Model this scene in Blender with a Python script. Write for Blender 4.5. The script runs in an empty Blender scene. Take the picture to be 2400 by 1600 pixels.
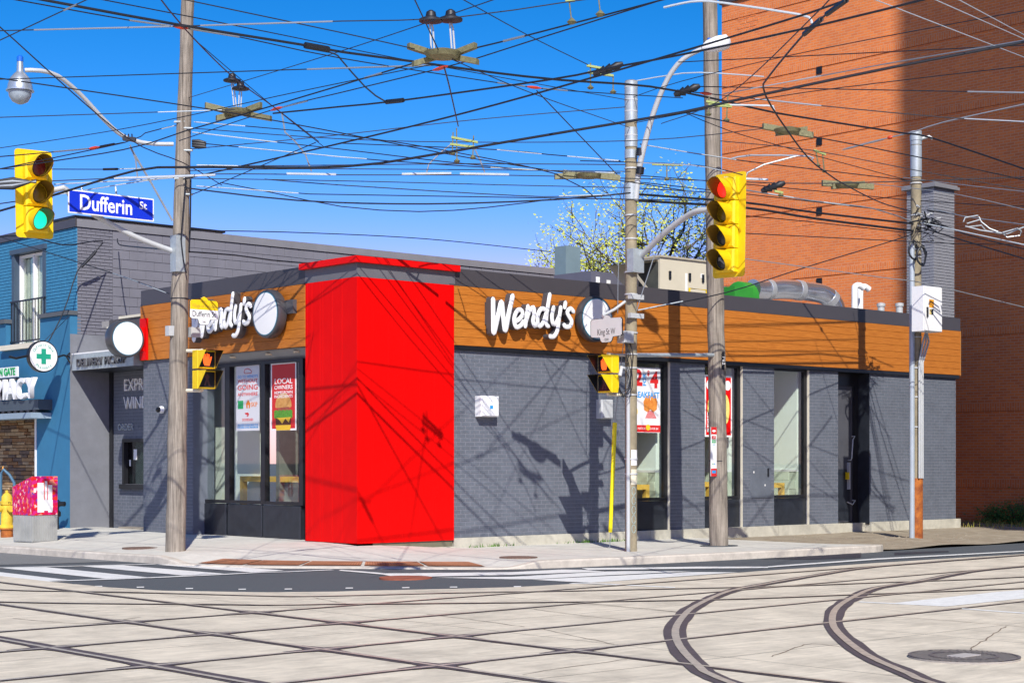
import bpy, bmesh, math, random
from mathutils import Vector, Matrix
random.seed(7)
sc = bpy.context.scene
COL = sc.collection
# ---------------------------------------------------------------- camera maths
F = 3969.0; HV = 1083.0; H = 1.5
TH = math.atan2(3969, 4444); c_, s_ = math.cos(TH), math.sin(TH)
D0 = F*(H-.04)/(1288-HV); X0 = (837-1200)/F*D0
def c2f(X, Y):
    X -= X0; Y -= D0
    return (X*c_+Y*s_, -X*s_+Y*c_)
def f2c(x, y): return (X0+x*c_-y*s_, D0+x*s_+y*c_)
CAM = c2f(0, 0)
def ray(u, v):
    k = (u-1200)/F
    return (k*c_+s_, -k*s_+c_, (HV-v)/F)
def at(u, v, D):
    d = ray(u, v); return Vector((CAM[0]+d[0]*D, CAM[1]+d[1]*D, H+d[2]*D))
def onz(u, v, z): return at(u, v, F*(H-z)/(v-HV))
def ony(u, v, y0): return at(u, v, (y0-CAM[1])/ray(u, v)[1])
def onx(u, v, x0): return at(u, v, (x0-CAM[0])/ray(u, v)[0])
def atz(u, v, z): return at(u, v, (z-H)*F/(HV-v))

# ---------------------------------------------------------------- camera, sky, sun, exposure
cam = bpy.data.cameras.new('camera'); camo = bpy.data.objects.new('camera', cam); COL.objects.link(camo)
cam.sensor_width = 36; cam.lens = 36*F/2400; cam.shift_y = (HV-800)/2400
cam.clip_end = 5000; cam.clip_start = .1
camo.location = (CAM[0], CAM[1], H); camo.rotation_euler = (math.radians(90), 0, TH-math.radians(90)+0)
camo.rotation_euler[2] = -math.atan2(s_, c_)
sc.camera = camo
SUNH = Vector((.555, .831, 0)).normalized(); EL = math.radians(39.4)
LD = Vector((SUNH.x*math.cos(EL), SUNH.y*math.cos(EL), -math.sin(EL)))
w = bpy.data.worlds.new('World'); sc.world = w; w.use_nodes = True
nt = w.node_tree; bg = nt.nodes['Background']
sky = nt.nodes.new('ShaderNodeTexSky'); sky.sky_type = 'NISHITA'; sky.sun_disc = False
sky.sun_elevation = EL; sky.sun_rotation = math.atan2(-LD.x, -LD.y)
sky.altitude = 100; sky.air_density = 1.0; sky.dust_density = .3; sky.ozone_density = 3.0
# one even grade of the whole sky (deep polarised blue of the photograph)
gA = nt.nodes.new('ShaderNodeVectorMath'); gA.operation = 'SCALE'; gA.inputs['Scale'].default_value = .145
gB = nt.nodes.new('ShaderNodeGamma'); gB.inputs[1].default_value = 1.6
gC = nt.nodes.new('ShaderNodeVectorMath'); gC.operation = 'SCALE'; gC.inputs['Scale'].default_value = 7.6
nt.links.new(sky.outputs[0], gA.inputs[0]); nt.links.new(gA.outputs[0], gB.inputs[0]); nt.links.new(gB.outputs[0], gC.inputs[0])
gS = nt.nodes.new('ShaderNodeSeparateXYZ'); gJ = nt.nodes.new('ShaderNodeCombineXYZ'); nt.links.new(gC.outputs[0], gS.inputs[0]); EXN = .135
for ch, (ka, ke) in enumerate(((3.8, 3.0), (.636, .9), (1.0, 1.0))):
    q = nt.nodes.new('ShaderNodeMath'); q.operation = 'MULTIPLY'; q.inputs[1].default_value = EXN; nt.links.new(gS.outputs[ch], q.inputs[0])
    e = nt.nodes.new('ShaderNodeMath'); e.operation = 'POWER'; e.inputs[1].default_value = ke; nt.links.new(q.outputs[0], e.inputs[0])
    k = nt.nodes.new('ShaderNodeMath'); k.operation = 'MULTIPLY'; k.inputs[1].default_value = ka; nt.links.new(e.outputs[0], k.inputs[0])
    mn = nt.nodes.new('ShaderNodeMath'); mn.operation = 'MINIMUM'; nt.links.new(k.outputs[0], mn.inputs[0]); nt.links.new(q.outputs[0], mn.inputs[1])
    if ch == 2: mn.operation = 'ADD'; mn.inputs[1].default_value = 0; [nt.links.remove(l) for l in list(mn.inputs[1].links)]
    dv = nt.nodes.new('ShaderNodeMath'); dv.operation = 'DIVIDE'; dv.inputs[1].default_value = EXN; nt.links.new(mn.outputs[0], dv.inputs[0]); nt.links.new(dv.outputs[0], gJ.inputs[ch])
nt.links.new(gJ.outputs[0], bg.inputs[0])
bg.inputs[1].default_value = .11
sl = bpy.data.lights.new('sun', 'SUN'); sl.energy = 4.6; sl.angle = math.radians(.45); sl.color = (1, .95, .86)
so = bpy.data.objects.new('sun', sl); COL.objects.link(so); so.rotation_euler = LD.to_track_quat('-Z', 'Y').to_euler(); so.location = (-20, -30, 30)
sc.view_settings.view_transform = 'Standard'; sc.view_settings.look = 'None'; sc.view_settings.gamma = 1
sc.view_settings.exposure = .3

# ---------------------------------------------------------------- materials
MATS = {}
def lin(c): return tuple(((x/255)/12.92 if x/255 <= .04045 else ((x/255+.055)/1.055)**2.4) for x in c)
def mat(name, col, rough=.6, metal=0, var=.08, scale=3, bump=0, bscale=60, stretch=(1, 1, 1), col2=None, spec=.5, dirt=0, emit=0):
    if name in MATS: return MATS[name]
    m = bpy.data.materials.new(name); m.use_nodes = True; MATS[name] = m
    N, L = m.node_tree.nodes, m.node_tree.links
    b = N['Principled BSDF']; b.inputs['Roughness'].default_value = rough; b.inputs['Metallic'].default_value = metal
    b.inputs['Specular IOR Level'].default_value = spec
    g = N.new('ShaderNodeNewGeometry'); mp = N.new('ShaderNodeMapping'); mp.inputs['Scale'].default_value = stretch
    L.new(g.outputs['Position'], mp.inputs[0])
    n = N.new('ShaderNodeTexNoise'); n.inputs['Scale'].default_value = scale; n.inputs['Detail'].default_value = 6; n.inputs['Roughness'].default_value = .65
    L.new(mp.outputs[0], n.inputs['Vector'])
    r = N.new('ShaderNodeValToRGB'); r.color_ramp.elements[0].position = .3; r.color_ramp.elements[1].position = .7
    c2 = col2 or tuple(min(1, x*(1+var)) for x in col); c1 = tuple(x*(1-var) for x in col) if not col2 else col
    r.color_ramp.elements[0].color = (*c1, 1); r.color_ramp.elements[1].color = (*c2, 1)
    L.new(n.outputs['Fac'], r.inputs[0]); out = r.outputs[0]
    if dirt:
        n2 = N.new('ShaderNodeTexNoise'); n2.inputs['Scale'].default_value = scale*.31; n2.inputs['Detail'].default_value = 8; n2.inputs['Roughness'].default_value = .7
        L.new(g.outputs['Position'], n2.inputs['Vector'])
        r2 = N.new('ShaderNodeValToRGB'); r2.color_ramp.elements[0].position = .42; r2.color_ramp.elements[1].position = .72
        r2.color_ramp.elements[0].color = (1, 1, 1, 1); r2.color_ramp.elements[1].color = (1-dirt,)*3+(1,)
        L.new(n2.outputs['Fac'], r2.inputs[0])
        mx = N.new('ShaderNodeMixRGB'); mx.blend_type = 'MULTIPLY'; mx.inputs[0].default_value = 1
        L.new(out, mx.inputs[1]); L.new(r2.outputs[0], mx.inputs[2]); out = mx.outputs[0]
    L.new(out, b.inputs['Base Color'])
    if bump:
        n3 = N.new('ShaderNodeTexNoise'); n3.inputs['Scale'].default_value = bscale; n3.inputs['Detail'].default_value = 4
        L.new(mp.outputs[0], n3.inputs['Vector'])
        bp = N.new('ShaderNodeBump'); bp.inputs['Strength'].default_value = bump; bp.inputs['Distance'].default_value = .01
        L.new(n3.outputs['Fac'], bp.inputs['Height']); L.new(bp.outputs[0], b.inputs['Normal'])
    if emit:
        L.new(out, b.inputs['Emission Color']); b.inputs['Emission Strength'].default_value = emit
    return m
def m3(name, rgb, **k): return mat(name, lin(rgb), **k)
def glass(name, tint=(.97, 1, .985), refl=1.45):
    m = bpy.data.materials.new(name); m.use_nodes = True; MATS[name] = m
    N, L = m.node_tree.nodes, m.node_tree.links; N.remove(N['Principled BSDF'])
    t = N.new('ShaderNodeBsdfTransparent'); t.inputs[0].default_value = (*tint, 1)
    g = N.new('ShaderNodeBsdfGlossy'); g.inputs['Roughness'].default_value = .02
    lw = N.new('ShaderNodeLayerWeight'); lw.inputs[0].default_value = .5
    pw5 = N.new('ShaderNodeMath'); pw5.operation = 'POWER'; pw5.inputs[1].default_value = 4.0; L.new(lw.outputs['Facing'], pw5.inputs[0])
    f = N.new('ShaderNodeMath'); f.operation = 'MULTIPLY_ADD'; f.inputs[1].default_value = .9; f.inputs[2].default_value = .045; L.new(pw5.outputs[0], f.inputs[0])
    mx = N.new('ShaderNodeMixShader'); L.new(f.outputs[0], mx.inputs[0]); L.new(t.outputs[0], mx.inputs[1]); L.new(g.outputs[0], mx.inputs[2])
    L.new(mx.outputs[0], N['Material Output'].inputs[0]); return m

# ---------------------------------------------------------------- mesh builder
ORG = {}
class MB:
    def __init__(s, M=None): s.v = []; s.f = []; s.m = []; s.M = M; s.mi = 0
    def add(s, vs, fs):
        o = len(s.v)
        for p in vs:
            p = Vector(p); s.v.append(s.M @ p if s.M else p)
        for f in fs: s.f.append([i+o for i in f]); s.m.append(s.mi)
        return s
    def box(s, x0, x1, y0, y1, z0, z1):
        if x1 < x0: x0, x1 = x1, x0
        if y1 < y0: y0, y1 = y1, y0
        if z1 < z0: z0, z1 = z1, z0
        return s.add([(x0,y0,z0),(x1,y0,z0),(x1,y1,z0),(x0,y1,z0),(x0,y0,z1),(x1,y0,z1),(x1,y1,z1),(x0,y1,z1)],
              [(0,3,2,1),(4,5,6,7),(0,1,5,4),(1,2,6,5),(2,3,7,6),(3,0,4,7)])
    def bbox(s, x0, x1, y0, y1, z0, z1, b=.01):
        """bevelled box: chamfer on the front (+z local) face edges"""
        s.add([(x0,y0,z0),(x1,y0,z0),(x1,y1,z0),(x0,y1,z0),(x0,y0,z1-b),(x1,y0,z1-b),(x1,y1,z1-b),(x0,y1,z1-b),(x0+b,y0+b,z1),(x1-b,y0+b,z1),(x1-b,y1-b,z1),(x0+b,y1-b,z1)],
              [(0,3,2,1),(8,9,10,11),(0,1,5,4),(1,2,6,5),(2,3,7,6),(3,0,4,7),(4,5,9,8),(5,6,10,9),(6,7,11,10),(7,4,8,11)]); return s
    def prism(s, poly, z0, z1, caps=True):
        n = len(poly)
        a = sum(poly[i][0]*poly[(i+1) % n][1]-poly[(i+1) % n][0]*poly[i][1] for i in range(n))
        if a < 0: poly = poly[::-1]
        vs = [(p[0], p[1], z0) for p in poly]+[(p[0], p[1], z1) for p in poly]
        fs = [(i, (i+1) % n, n+(i+1) % n, n+i) for i in range(n)]
        if caps: fs += [tuple(range(n-1, -1, -1)), tuple(range(n, 2*n))]
        return s.add(vs, fs)
    def tube(s, pts, r, n=8, cap=True):
        pts = [Vector(p) for p in pts]; rs = r if isinstance(r, (list, tuple)) else [r]*len(pts)
        vs = []; fs = []; prev = None
        for i, p in enumerate(pts):
            d = (pts[min(i+1, len(pts)-1)]-pts[max(i-1, 0)])
            if d.length < 1e-9: d = Vector((0, 0, 1))
            d.normalize()
            if prev is None:
                a = Vector((0, 0, 1)) if abs(d.z) < .9 else Vector((1, 0, 0))
            else: a = prev
            x = (a-d*a.dot(d))
            if x.length < 1e-6: x = d.orthogonal()
            x.normalize(); y = d.cross(x); prev = x
            for k in range(n):
                t = 2*math.pi*k/n; vs.append(p+(x*math.cos(t)+y*math.sin(t))*rs[i])
        for i in range(len(pts)-1):
            for k in range(n): fs.append((i*n+k, i*n+(k+1) % n, (i+1)*n+(k+1) % n, (i+1)*n+k))
        if cap: fs += [tuple(range(n-1, -1, -1)), tuple(range((len(pts)-1)*n, len(pts)*n))]
        return s.add(vs, fs)
    def cyl(s, p0, p1, r0, r1=None, n=16): return s.tube([p0, p1], [r0, r0 if r1 is None else r1], n)
    def lathe(s, prof, o=(0, 0, 0), n=24, ax='z'):
        """prof: (radius, height)"""
        vs = []; fs = []
        for r, h in prof:
            for k in range(n):
                t = 2*math.pi*k/n; p = (r*math.cos(t), r*math.sin(t), h)
                if ax == 'y': p = (p[0], p[2], p[1])
                if ax == 'x': p = (p[2], p[0], p[1])
                vs.append((p[0]+o[0], p[1]+o[1], p[2]+o[2]))
        m = len(prof)
        for i in range(m-1):
            for k in range(n): fs.append((i*n+k, i*n+(k+1) % n, (i+1)*n+(k+1) % n, (i+1)*n+k))
        fs += [tuple(range(n-1, -1, -1)), tuple(range((m-1)*n, m*n))]
        return s.add(vs, fs)
    def build(s, name, material, parent=None, smooth=False, label=None, kind=None):
        me = bpy.data.meshes.new(name)
        o = bpy.data.objects.new(name, me); COL.objects.link(o)
        L = Vector((0, 0, 0))
        if parent is not None:
            o.parent = parent; L = ORG.get(parent.name, L); ORG[o.name] = L
        me.from_pydata([tuple(p-L) for p in s.v], [], s.f)
        ms = material if isinstance(material, (list, tuple)) else [material]
        for m in ms: me.materials.append(m)
        if len(ms) > 1: me.polygons.foreach_set('material_index', s.m)
        bm = bmesh.new(); bm.from_mesh(me); bmesh.ops.recalc_face_normals(bm, faces=bm.faces); bm.to_mesh(me); bm.free()
        if smooth:
            for p in me.polygons: p.use_smooth = True
            try: me.set_sharp_from_angle(angle=math.radians(40))
            except Exception: pass
        me.update()
        if label: o['label'] = label
        if kind: o['kind'] = kind
        return o
def thing(name, label, cat, loc=(0, 0, 0), group=None):
    o = bpy.data.objects.new(name, None); COL.objects.link(o); o.location = loc; ORG[o.name] = Vector(loc)
    o.empty_display_size = .2; o['label'] = label; o['category'] = cat
    if group: o['group'] = group
    return o
def tag(o, label, cat, group=None):
    o['label'] = label; o['category'] = cat
    if group: o['group'] = group
    return o
def frame(o, face):
    """local (a right, b up, c out) for a surface seen from the street"""
    r = Vector((1, 0, 0)) if face == 'K' else Vector((0, -1, 0)); n = Vector((0, -1, 0)) if face == 'K' else Vector((-1, 0, 0))
    M = Matrix.Identity(4)
    M.col[0].xyz = r; M.col[1].xyz = (0, 0, 1); M.col[2].xyz = n; M.col[3].xyz = Vector(o)
    return M
def text(body, M, a, b, size, m, parent, name='lettering', ext=.004, c=.004, width=None, align='CENTER', shear=0, bold=0, rot=0, sy=1):
    cu = bpy.data.curves.new('t', 'FONT'); cu.body = body; cu.size = size; cu.extrude = ext; cu.align_x = align; cu.align_y = 'CENTER'; cu.shear = shear; cu.offset = bold; cu.resolution_u = 3
    to = bpy.data.objects.new('t', cu); COL.objects.link(to)
    dg = bpy.context.evaluated_depsgraph_get(); me = bpy.data.meshes.new_from_object(to.evaluated_get(dg)); bpy.data.objects.remove(to)
    xs = [v.co.x for v in me.vertices] or [0, 1]
    sx = width/(max(xs)-min(xs)) if width else 1
    L = ORG.get(parent.name, Vector((0, 0, 0))) if parent else Vector((0, 0, 0))
    R = Matrix.Rotation(rot, 4, 'Z')
    for v in me.vertices:
        p = R @ Vector((v.co.x*sx, v.co.y*sy, v.co.z)); v.co = (M @ Vector((a+p.x, b+p.y, c+ext+p.z)))-L
    me.materials.clear(); me.materials.append(m)
    o = bpy.data.objects.new(name, me); COL.objects.link(o)
    if parent: o.parent = parent; ORG[o.name] = L
    return o
def disc(r, n=40, cx=0, cy=0, sx=1, sy=1): return [(cx+r*sx*math.cos(2*math.pi*i/n), cy+r*sy*math.sin(2*math.pi*i/n)) for i in range(n)]
def clip(poly, x0, x1, y0, y1):
    def half(P, f):
        out = []
        for i in range(len(P)):
            a, b = P[i], P[(i+1) % len(P)]; fa, fb = f(a), f(b)
            if fa >= 0: out.append(a)
            if (fa >= 0) != (fb >= 0):
                t = fa/(fa-fb); out.append((a[0]+(b[0]-a[0])*t, a[1]+(b[1]-a[1])*t))
        return out
    for f in (lambda p: p[0]-x0, lambda p: x1-p[0], lambda p: p[1]-y0, lambda p: y1-p[1]):
        poly = half(poly, f)
        if len(poly) < 3: return []
    return poly

# ---------------------------------------------------------------- palette
concrete = mat('track_concrete', (.68, .605, .485), .85, var=.15, scale=5, bump=.35, bscale=120, stretch=(.45, 2.4, 1), dirt=.36)
asphalt = mat('asphalt', (.085, .097, .108), .9, var=.18, scale=60, bump=.5, bscale=220, dirt=.2)
asphalt_old = mat('asphalt_old', (.2, .205, .205), .9, var=.15, scale=40, bump=.4, bscale=200, dirt=.25)
bitumen = mat('rail_bitumen', (.09, .07, .075), .7, var=.3, scale=14, bump=.3, bscale=90)
steel = mat('rail_steel', (.6, .52, .42), .45, metal=.35, var=.2, scale=12)
sidewalk_m = mat('sidewalk_concrete', (.6, .585, .53), .9, var=.06, scale=7, bump=.2, bscale=150, dirt=.18)
curb_m = mat('curb_concrete', (.56, .51, .44), .9, var=.16, scale=6, bump=.35, bscale=60, dirt=.3)
joint_m = mat('joint_dirt', (.16, .13, .1), .95)
paint_w = mat('road_paint', (.78, .78, .76), .75, var=.06, scale=30, dirt=.22)
tactile_m = mat('tactile_iron', (.2, .075, .035), .8, var=.3, scale=12, bump=.3)
iron = mat('cast_iron', (.16, .1, .075), .7, var=.3, scale=20, bump=.3)
dirt_m = mat('dirt', (.24, .19, .13), .95, col2=(.36, .31, .23), scale=3, bump=.8, bscale=30)
grey_brick = mat('grey_painted_brick', (.122, .14, .172), .62, var=.12, scale=5, bump=.25, bscale=90, dirt=.16)
grey_mortar = mat('grey_painted_mortar', (.2, .205, .24), .8)
grey_stucco = mat('grey_stucco', (.18, .19, .215), .85, var=.08, scale=4, bump=.25, bscale=200, dirt=.14)
dark_flash = mat('dark_flashing', (.062, .056, .062), .38, var=.05, scale=2, spec=.5)
black_metal = mat('black_frame', (.012, .013, .016), .35)
black_panel = mat('black_panel', (.018, .022, .03), .35, var=.3, scale=6)
red_metal = mat('red_panel', (.7, .001, .001), .5, var=.05, scale=1.5, spec=.1, dirt=.1)
red_paint = mat('red_paint', (.7, .004, .004), .45, var=.03, spec=.15)
wood = mat('wood_plank', (.36, .105, .012), .5, col2=(.56, .2, .03), scale=2.6, stretch=(1.2, 1.2, 22), bump=.12, bscale=10, spec=.25)
wood_gap = mat('wood_gap', (.2, .065, .012), .8)
plinth_m = mat('plinth_concrete', (.5, .48, .4), .9, var=.12, scale=5, bump=.4, bscale=60, dirt=.3)
white_p = mat('white_plastic', (.82, .83, .84), .35, var=.02)
white_m = mat('white_paint', (.8, .8, .79), .5, var=.04)
sign_return = mat('sign_return', (.075, .075, .085), .4)
yellow = mat('signal_yellow', (.84, .58, .004), .5, var=.08, scale=8, dirt=.12)
yellow_dark = mat('signal_yellow_dark', (.8, .5, .004), .4, var=.05)
galv = mat('galvanised', (.42, .47, .5), .45, metal=.35, var=.15, scale=9)
galv_lt = mat('galvanised_light', (.5, .52, .53), .5, metal=.1, var=.05, scale=9)
wire_m = mat('wire_black', (.012, .014, .02), .5)
wire_grey = mat('wire_grey', (.3, .33, .36), .4, metal=.4)
wire_white = mat('wire_white', (.5, .56, .6), .4)
insul_red = mat('insulator_red', (.62, .06, .02), .4)
insul_grn = mat('hardware_bronze', (.2, .19, .1), .6, metal=.3, var=.35, scale=30)
insul_lime = mat('hardware_lime', (.3, .36, .1), .5, var=.2, scale=30)
pole_wood = mat('pole_wood', (.13, .11, .09), .95, col2=(.42, .37, .31), scale=5, stretch=(6, 6, .3), bump=1.0, bscale=14, spec=.2, dirt=.35)
pole_conc = mat('pole_concrete', (.3, .255, .17), .85, var=.2, scale=6, bump=.3, bscale=80, dirt=.3)
rust = mat('rust', (.16, .03, .008), .8, col2=(.5, .16, .025), scale=7, bump=.4, bscale=40)
blue_brick = mat('blue_brick', (.035, .2, .36), .7, var=.12, scale=6, bump=.3, bscale=70)
blue_mortar = mat('blue_mortar', (.028, .16, .3), .8)
blue_stucco = mat('blue_stucco', (.028, .165, .31), .8, var=.05, scale=4, bump=.2, bscale=180, dirt=.1)
cream = mat('cream', (.66, .62, .5), .8, var=.05)
mint = mat('mint_wall', (.76, .82, .76), .8, var=.02)
tile_m = mat('wall_tile', (.68, .74, .6), .35, var=.08, scale=4)
grout = mat('grout', (.5, .55, .44), .8)
dark_int = mat('dark_interior', (.055, .06, .055), .8, var=.3)
oak = mat('oak_table', (.75, .45, .08), .5, var=.15, scale=6)
GL = glass('window_glass'); GLD = glass('tinted_glass', (.45, .5, .5), 1.5)
txt_red = mat('print_red', (.62, .02, .02), .5, var=.02); txt_blue = mat('print_blue', (.02, .3, .7), .5, var=.02); txt_white = mat('print_white', (.85, .85, .85), .5, var=.02)
txt_black = mat('print_black', (.02, .02, .02), .5); txt_green = mat('print_green', (.02, .35, .1), .5, var=.02); txt_orange = mat('print_orange', (.75, .2, .02), .5)

# ---------------------------------------------------------------- ground heights
A3L = (onz(0, 1482, 0), onz(2400, 1301, 0)); B2L = (onz(0, 1363.8, 0), onz(1800, 1581, 0))
def sd(P, x, y, sgn):
    (x1, y1, _), (x2, y2, _) = P; n = math.hypot(x2-x1, y2-y1)
    return sgn*((x2-x1)*(y-y1)-(y2-y1)*(x-x1))/n
sa = 1 if sd(A3L, 0, 0, 1) > 0 else -1; sb = 1 if sd(B2L, 0, 0, 1) > 0 else -1
def sm(t): t = max(0, min(1, t)); return t*t*(3-2*t)
def gz(x, y):
    a = max(0, sd(A3L, x, y, sa)-.3); b = max(0, sd(B2L, x, y, sb)-.3)
    return -.03*min(a, b, 4.2)+.055*math.exp(-((x+1.8)**2+(y+2.8)**2)/6.)*min(1, min(a, b)/2)
AC = (1.0, .9, 4.05, 4.95)
def arc(ang, e=1): return (AC[0]-AC[2]*e*math.cos(math.radians(ang)), AC[1]-AC[3]*e*math.sin(math.radians(ang)))
def sw(x, y):
    z = gz(x, y)+.12+.045*max(0, min(3, sd(B2L, x, y, sb)-4.5))*sm((y+2)/3)*(1-sm((x-.3)/2.2))
    if x < 1.2 and y < 1.2:
        p, q = (AC[0]-x)/AC[2], (AC[1]-y)/AC[3]
        e = math.hypot(p, q); an = math.degrees(math.atan2(q, p))
        wt = max(0, min(1, (e-.58)/.4))*sm(min(an+4, 84-an)/10)
        z = z*(1-wt)+(gz(x, y)+.014)*wt
    return z
def onsurf(u, v, fn, off=0):
    D = F*H/(v-HV)
    for _ in range(60):
        p = at(u, v, D); D = .6*D+.4*F*(H-fn(p[0], p[1])-off)/(v-HV)
    return at(u, v, D)
def ong(u, v, off=0): return onsurf(u, v, gz, off)
def onsw(u, v): return onsurf(u, v, sw)
def drape(poly, fn, off=0, step=.5, side=0):
    """flat polygon cut on a grid and laid on the surface fn"""
    bm = bmesh.new(); vs = [bm.verts.new((p[0], p[1], 0)) for p in poly]; bm.faces.new(vs)
    bmesh.ops.triangulate(bm, faces=bm.faces)
    xs = [p[0] for p in poly]; ys = [p[1] for p in poly]
    for ax, lo, hi, A, B in ((0, min(xs), max(xs), -9, 24), (1, min(ys), max(ys), -9, 24)):
        k = math.ceil(max(lo, A)/step)
        while k*step < min(hi, B):
            co = (k*step, 0, 0) if ax == 0 else (0, k*step, 0); no = (1, 0, 0) if ax == 0 else (0, 1, 0)
            if step < hi-lo: bmesh.ops.bisect_plane(bm, geom=bm.verts[:]+bm.edges[:]+bm.faces[:], plane_co=co, plane_no=no)
            k += 1
    bmesh.ops.recalc_face_normals(bm, faces=bm.faces)
    for f in bm.faces:
        if f.normal.z < 0: f.normal_flip()
    mb = MB(); bm.verts.index_update()
    mb.add([(v.co.x, v.co.y, fn(v.co.x, v.co.y)+off) for v in bm.verts], [[v.index for v in f.verts] for f in bm.faces])
    if side:
        for e in bm.edges:
            if len(e.link_faces) == 1:
                a, b = e.verts; p = [(q.co.x, q.co.y, fn(q.co.x, q.co.y)+off) for q in (a, b)]
                mb.add([p[0], p[1], (p[1][0], p[1][1], p[1][2]-side), (p[0][0], p[0][1], p[0][2]-side)], [(0, 1, 2, 3)])
    bm.free(); return mb
def smooth_path(pts, step=.25):
    out = []; P = [Vector((*p, 0)) if len(p) == 2 else Vector(p) for p in pts]
    for i in range(len(P)-1):
        p0, p1, p2, p3 = P[max(i-1, 0)], P[i], P[i+1], P[min(i+2, len(P)-1)]
        n = max(2, int((p2-p1).length/step))
        for k in range(n):
            t = k/n; out.append(.5*((2*p1)+(p2-p0)*t+(2*p0-5*p1+4*p2-p3)*t*t+(3*p1-p0-3*p2+p3)*t**3))
    out.append(P[-1]); return out
def strip(pts, wl, wr, fn, off, jit=0, mb=None):
    mb = mb or MB(); vs = []
    for i, p in enumerate(pts):
        d = (pts[min(i+1, len(pts)-1)]-pts[max(i-1, 0)]); d.z = 0; d.normalize(); n = Vector((-d.y, d.x, 0))
        for k, ww in ((-1, wr), (0, 0), (1, wl)):
            q = p+n*(k*(ww+(random.uniform(-jit, jit) if k else 0))); vs.append((q.x, q.y, fn(q.x, q.y)+off))
    fs = []
    for i in range(len(pts)-1):
        a = i*3; fs += [(a, a+3, a+4, a+1), (a+1, a+4, a+5, a+2)]
    mb.add(vs, fs); return mb

# ---------------------------------------------------------------- road and track bed
def rng(a, b, s):
    out = []
    while a < b: out.append(a); a += s
    return out
gx = [-1500, -300, -100, -50, -30]+rng(-20, 24, .6)+[24, 32, 50, 100, 300, 1500]
gy = [-1500, -300, -100, -50, -30]+rng(-20, 24, .6)+[24, 32, 50, 100, 300, 1500]
mb = MB(); mb.add([(x, y, gz(x, y)-.004) for y in gy for x in gx], [(j*len(gx)+i, j*len(gx)+i+1, (j+1)*len(gx)+i+1, (j+1)*len(gx)+i) for j in range(len(gy)-1) for i in range(len(gx)-1)])
road = mb.build('road', asphalt, smooth=True, kind='structure')
bed = thing('track_bed', 'x', 'x'); del bed['label'], bed['category']; bed['kind'] = 'structure'
edge = [(-7.02, 60), (-7.02, -2.9), (-6.93, -4.34), (-6.65, -5.14), (-5.75, -5.8), (-4.65, -6.35), (-3.9, -7.0), (-3.2, -7.5), (-2.1, -7.66), (-.5, -7.66), (1.5, -7.6), (4.1, -7.55), (7.6, -7.75), (60, -6.0)]
epoly = edge+[(60, -40), (-40, -40), (-40, 60)]
jx = [-40, -24, -17.5, -14.4, -11.9, -7.02+.02, -4.4, -.9, 2.6, 6.1, 9.6, 13.1, 16.6, 24, 60]; jy = [-40, -26, -21, -17.6, -14.2, -10.75, -7.3, -3.6, 0, 3.6, 7.2, 12, 24, 60]
for i in range(len(jx)-1):
    for j in range(len(jy)-1):
        P = clip(epoly, jx[i]+.005, jx[i+1]-.005, jy[j]+.005, jy[j+1]-.005)
        if len(P) >= 3 and abs(sum(P[k][0]*P[(k+1) % len(P)][1]-P[(k+1) % len(P)][0]*P[k][1] for k in range(len(P)))) > .02:
            drape(P, gz, .006, .7).build('concrete_slab', concrete, bed)
RA = lambda c, m: [Vector((x, c+m*x, 0)) for x in rng(-40, 61, 1.0)]
RB = lambda x: [Vector((x, y, 0)) for y in rng(-40, 61, 1.0)]
o2 = lambda L: [tuple(onz(u, v, 0)[:2]) for u, v in L]
H1 = [(-9.04, 6), (-9.0, 1.5), (-8.75, -1.5)]+o2([(0, 1383), (230, 1388), (600, 1391), (900, 1390.5), (1200, 1388), (1302, 1387), (1800, 1376), (2000, 1369)])+[(2.5, -10.75), (6, -11.1), (12, -10.86)]
H2 = [(-10.6, 4), (-10.45, -.5), (-9.85, -3.4)]+o2([(0, 1412), (600, 1418), (1200, 1414), (1620, 1408), (1800, 1403), (1978, 1396), (2400, 1380)])+[(3.5, -12.45), (7, -12.63), (12, -12.45)]
C1 = [(-9.0, -19), (-8.6, -16.3)]+o2([(1685, 1593), (1634, 1561.5), (1593, 1517), (1583, 1478.6), (1603, 1445), (1634, 1420), (1710, 1387), (1800, 1369), (1927.6, 1347), (2017, 1333)])+[(4.2, -8.12), (8, -7.93)]
C2 = [(-7.9, -19), (-7.5, -16.9)]+o2([(2170, 1600), (2131.6, 1583), (2029.6, 1537), (1963, 1483.7), (1950.5, 1453), (1963, 1425), (2004, 1399.5), (2055, 1379), (2157, 1362.5), (2272, 1341), (2400, 1328)])+[(8, -9.45), (12, -9.25)]
rails = [(RA(-12.867, .0341), .06, .05, 0), (RA(-11.351, .0406), .065, .048, 0), (RA(-9.73, .041), .055, .05, 0), (RA(-8.246, .0411), .05, .05, 0),
         (RB(-12.1), .08, .06, 0), (RB(-10.61), .06, .13, 0), (RB(-9.04), .07, .055, 0), (RB(-7.6), .065, .05, 0),
         (smooth_path(H1), .05, .05, .006), (smooth_path(H2), .05, .05, .006), (smooth_path(C1, .35), .1, .09, .012), (smooth_path(C2, .35), .085, .105, .012)]
for i, (P, wl, wr, jt) in enumerate(rails):
    # resample the straight ones so that the sealed joint can be uneven
    if i < 8:
        Q = []
        for k in range(len(P)-1):
            for t in range(4): Q.append(P[k].lerp(P[k+1], t/4))
        P = Q
    r = strip(P, .026 if i < 10 else .033, .026 if i < 10 else .033, gz, .0135+i*.0004).build('rail', steel, bed)
    strip(P, wl, wr, gz, .0083+i*.0004, max(jt, .006)).build('rail_joint_seal', bitumen, r)
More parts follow.
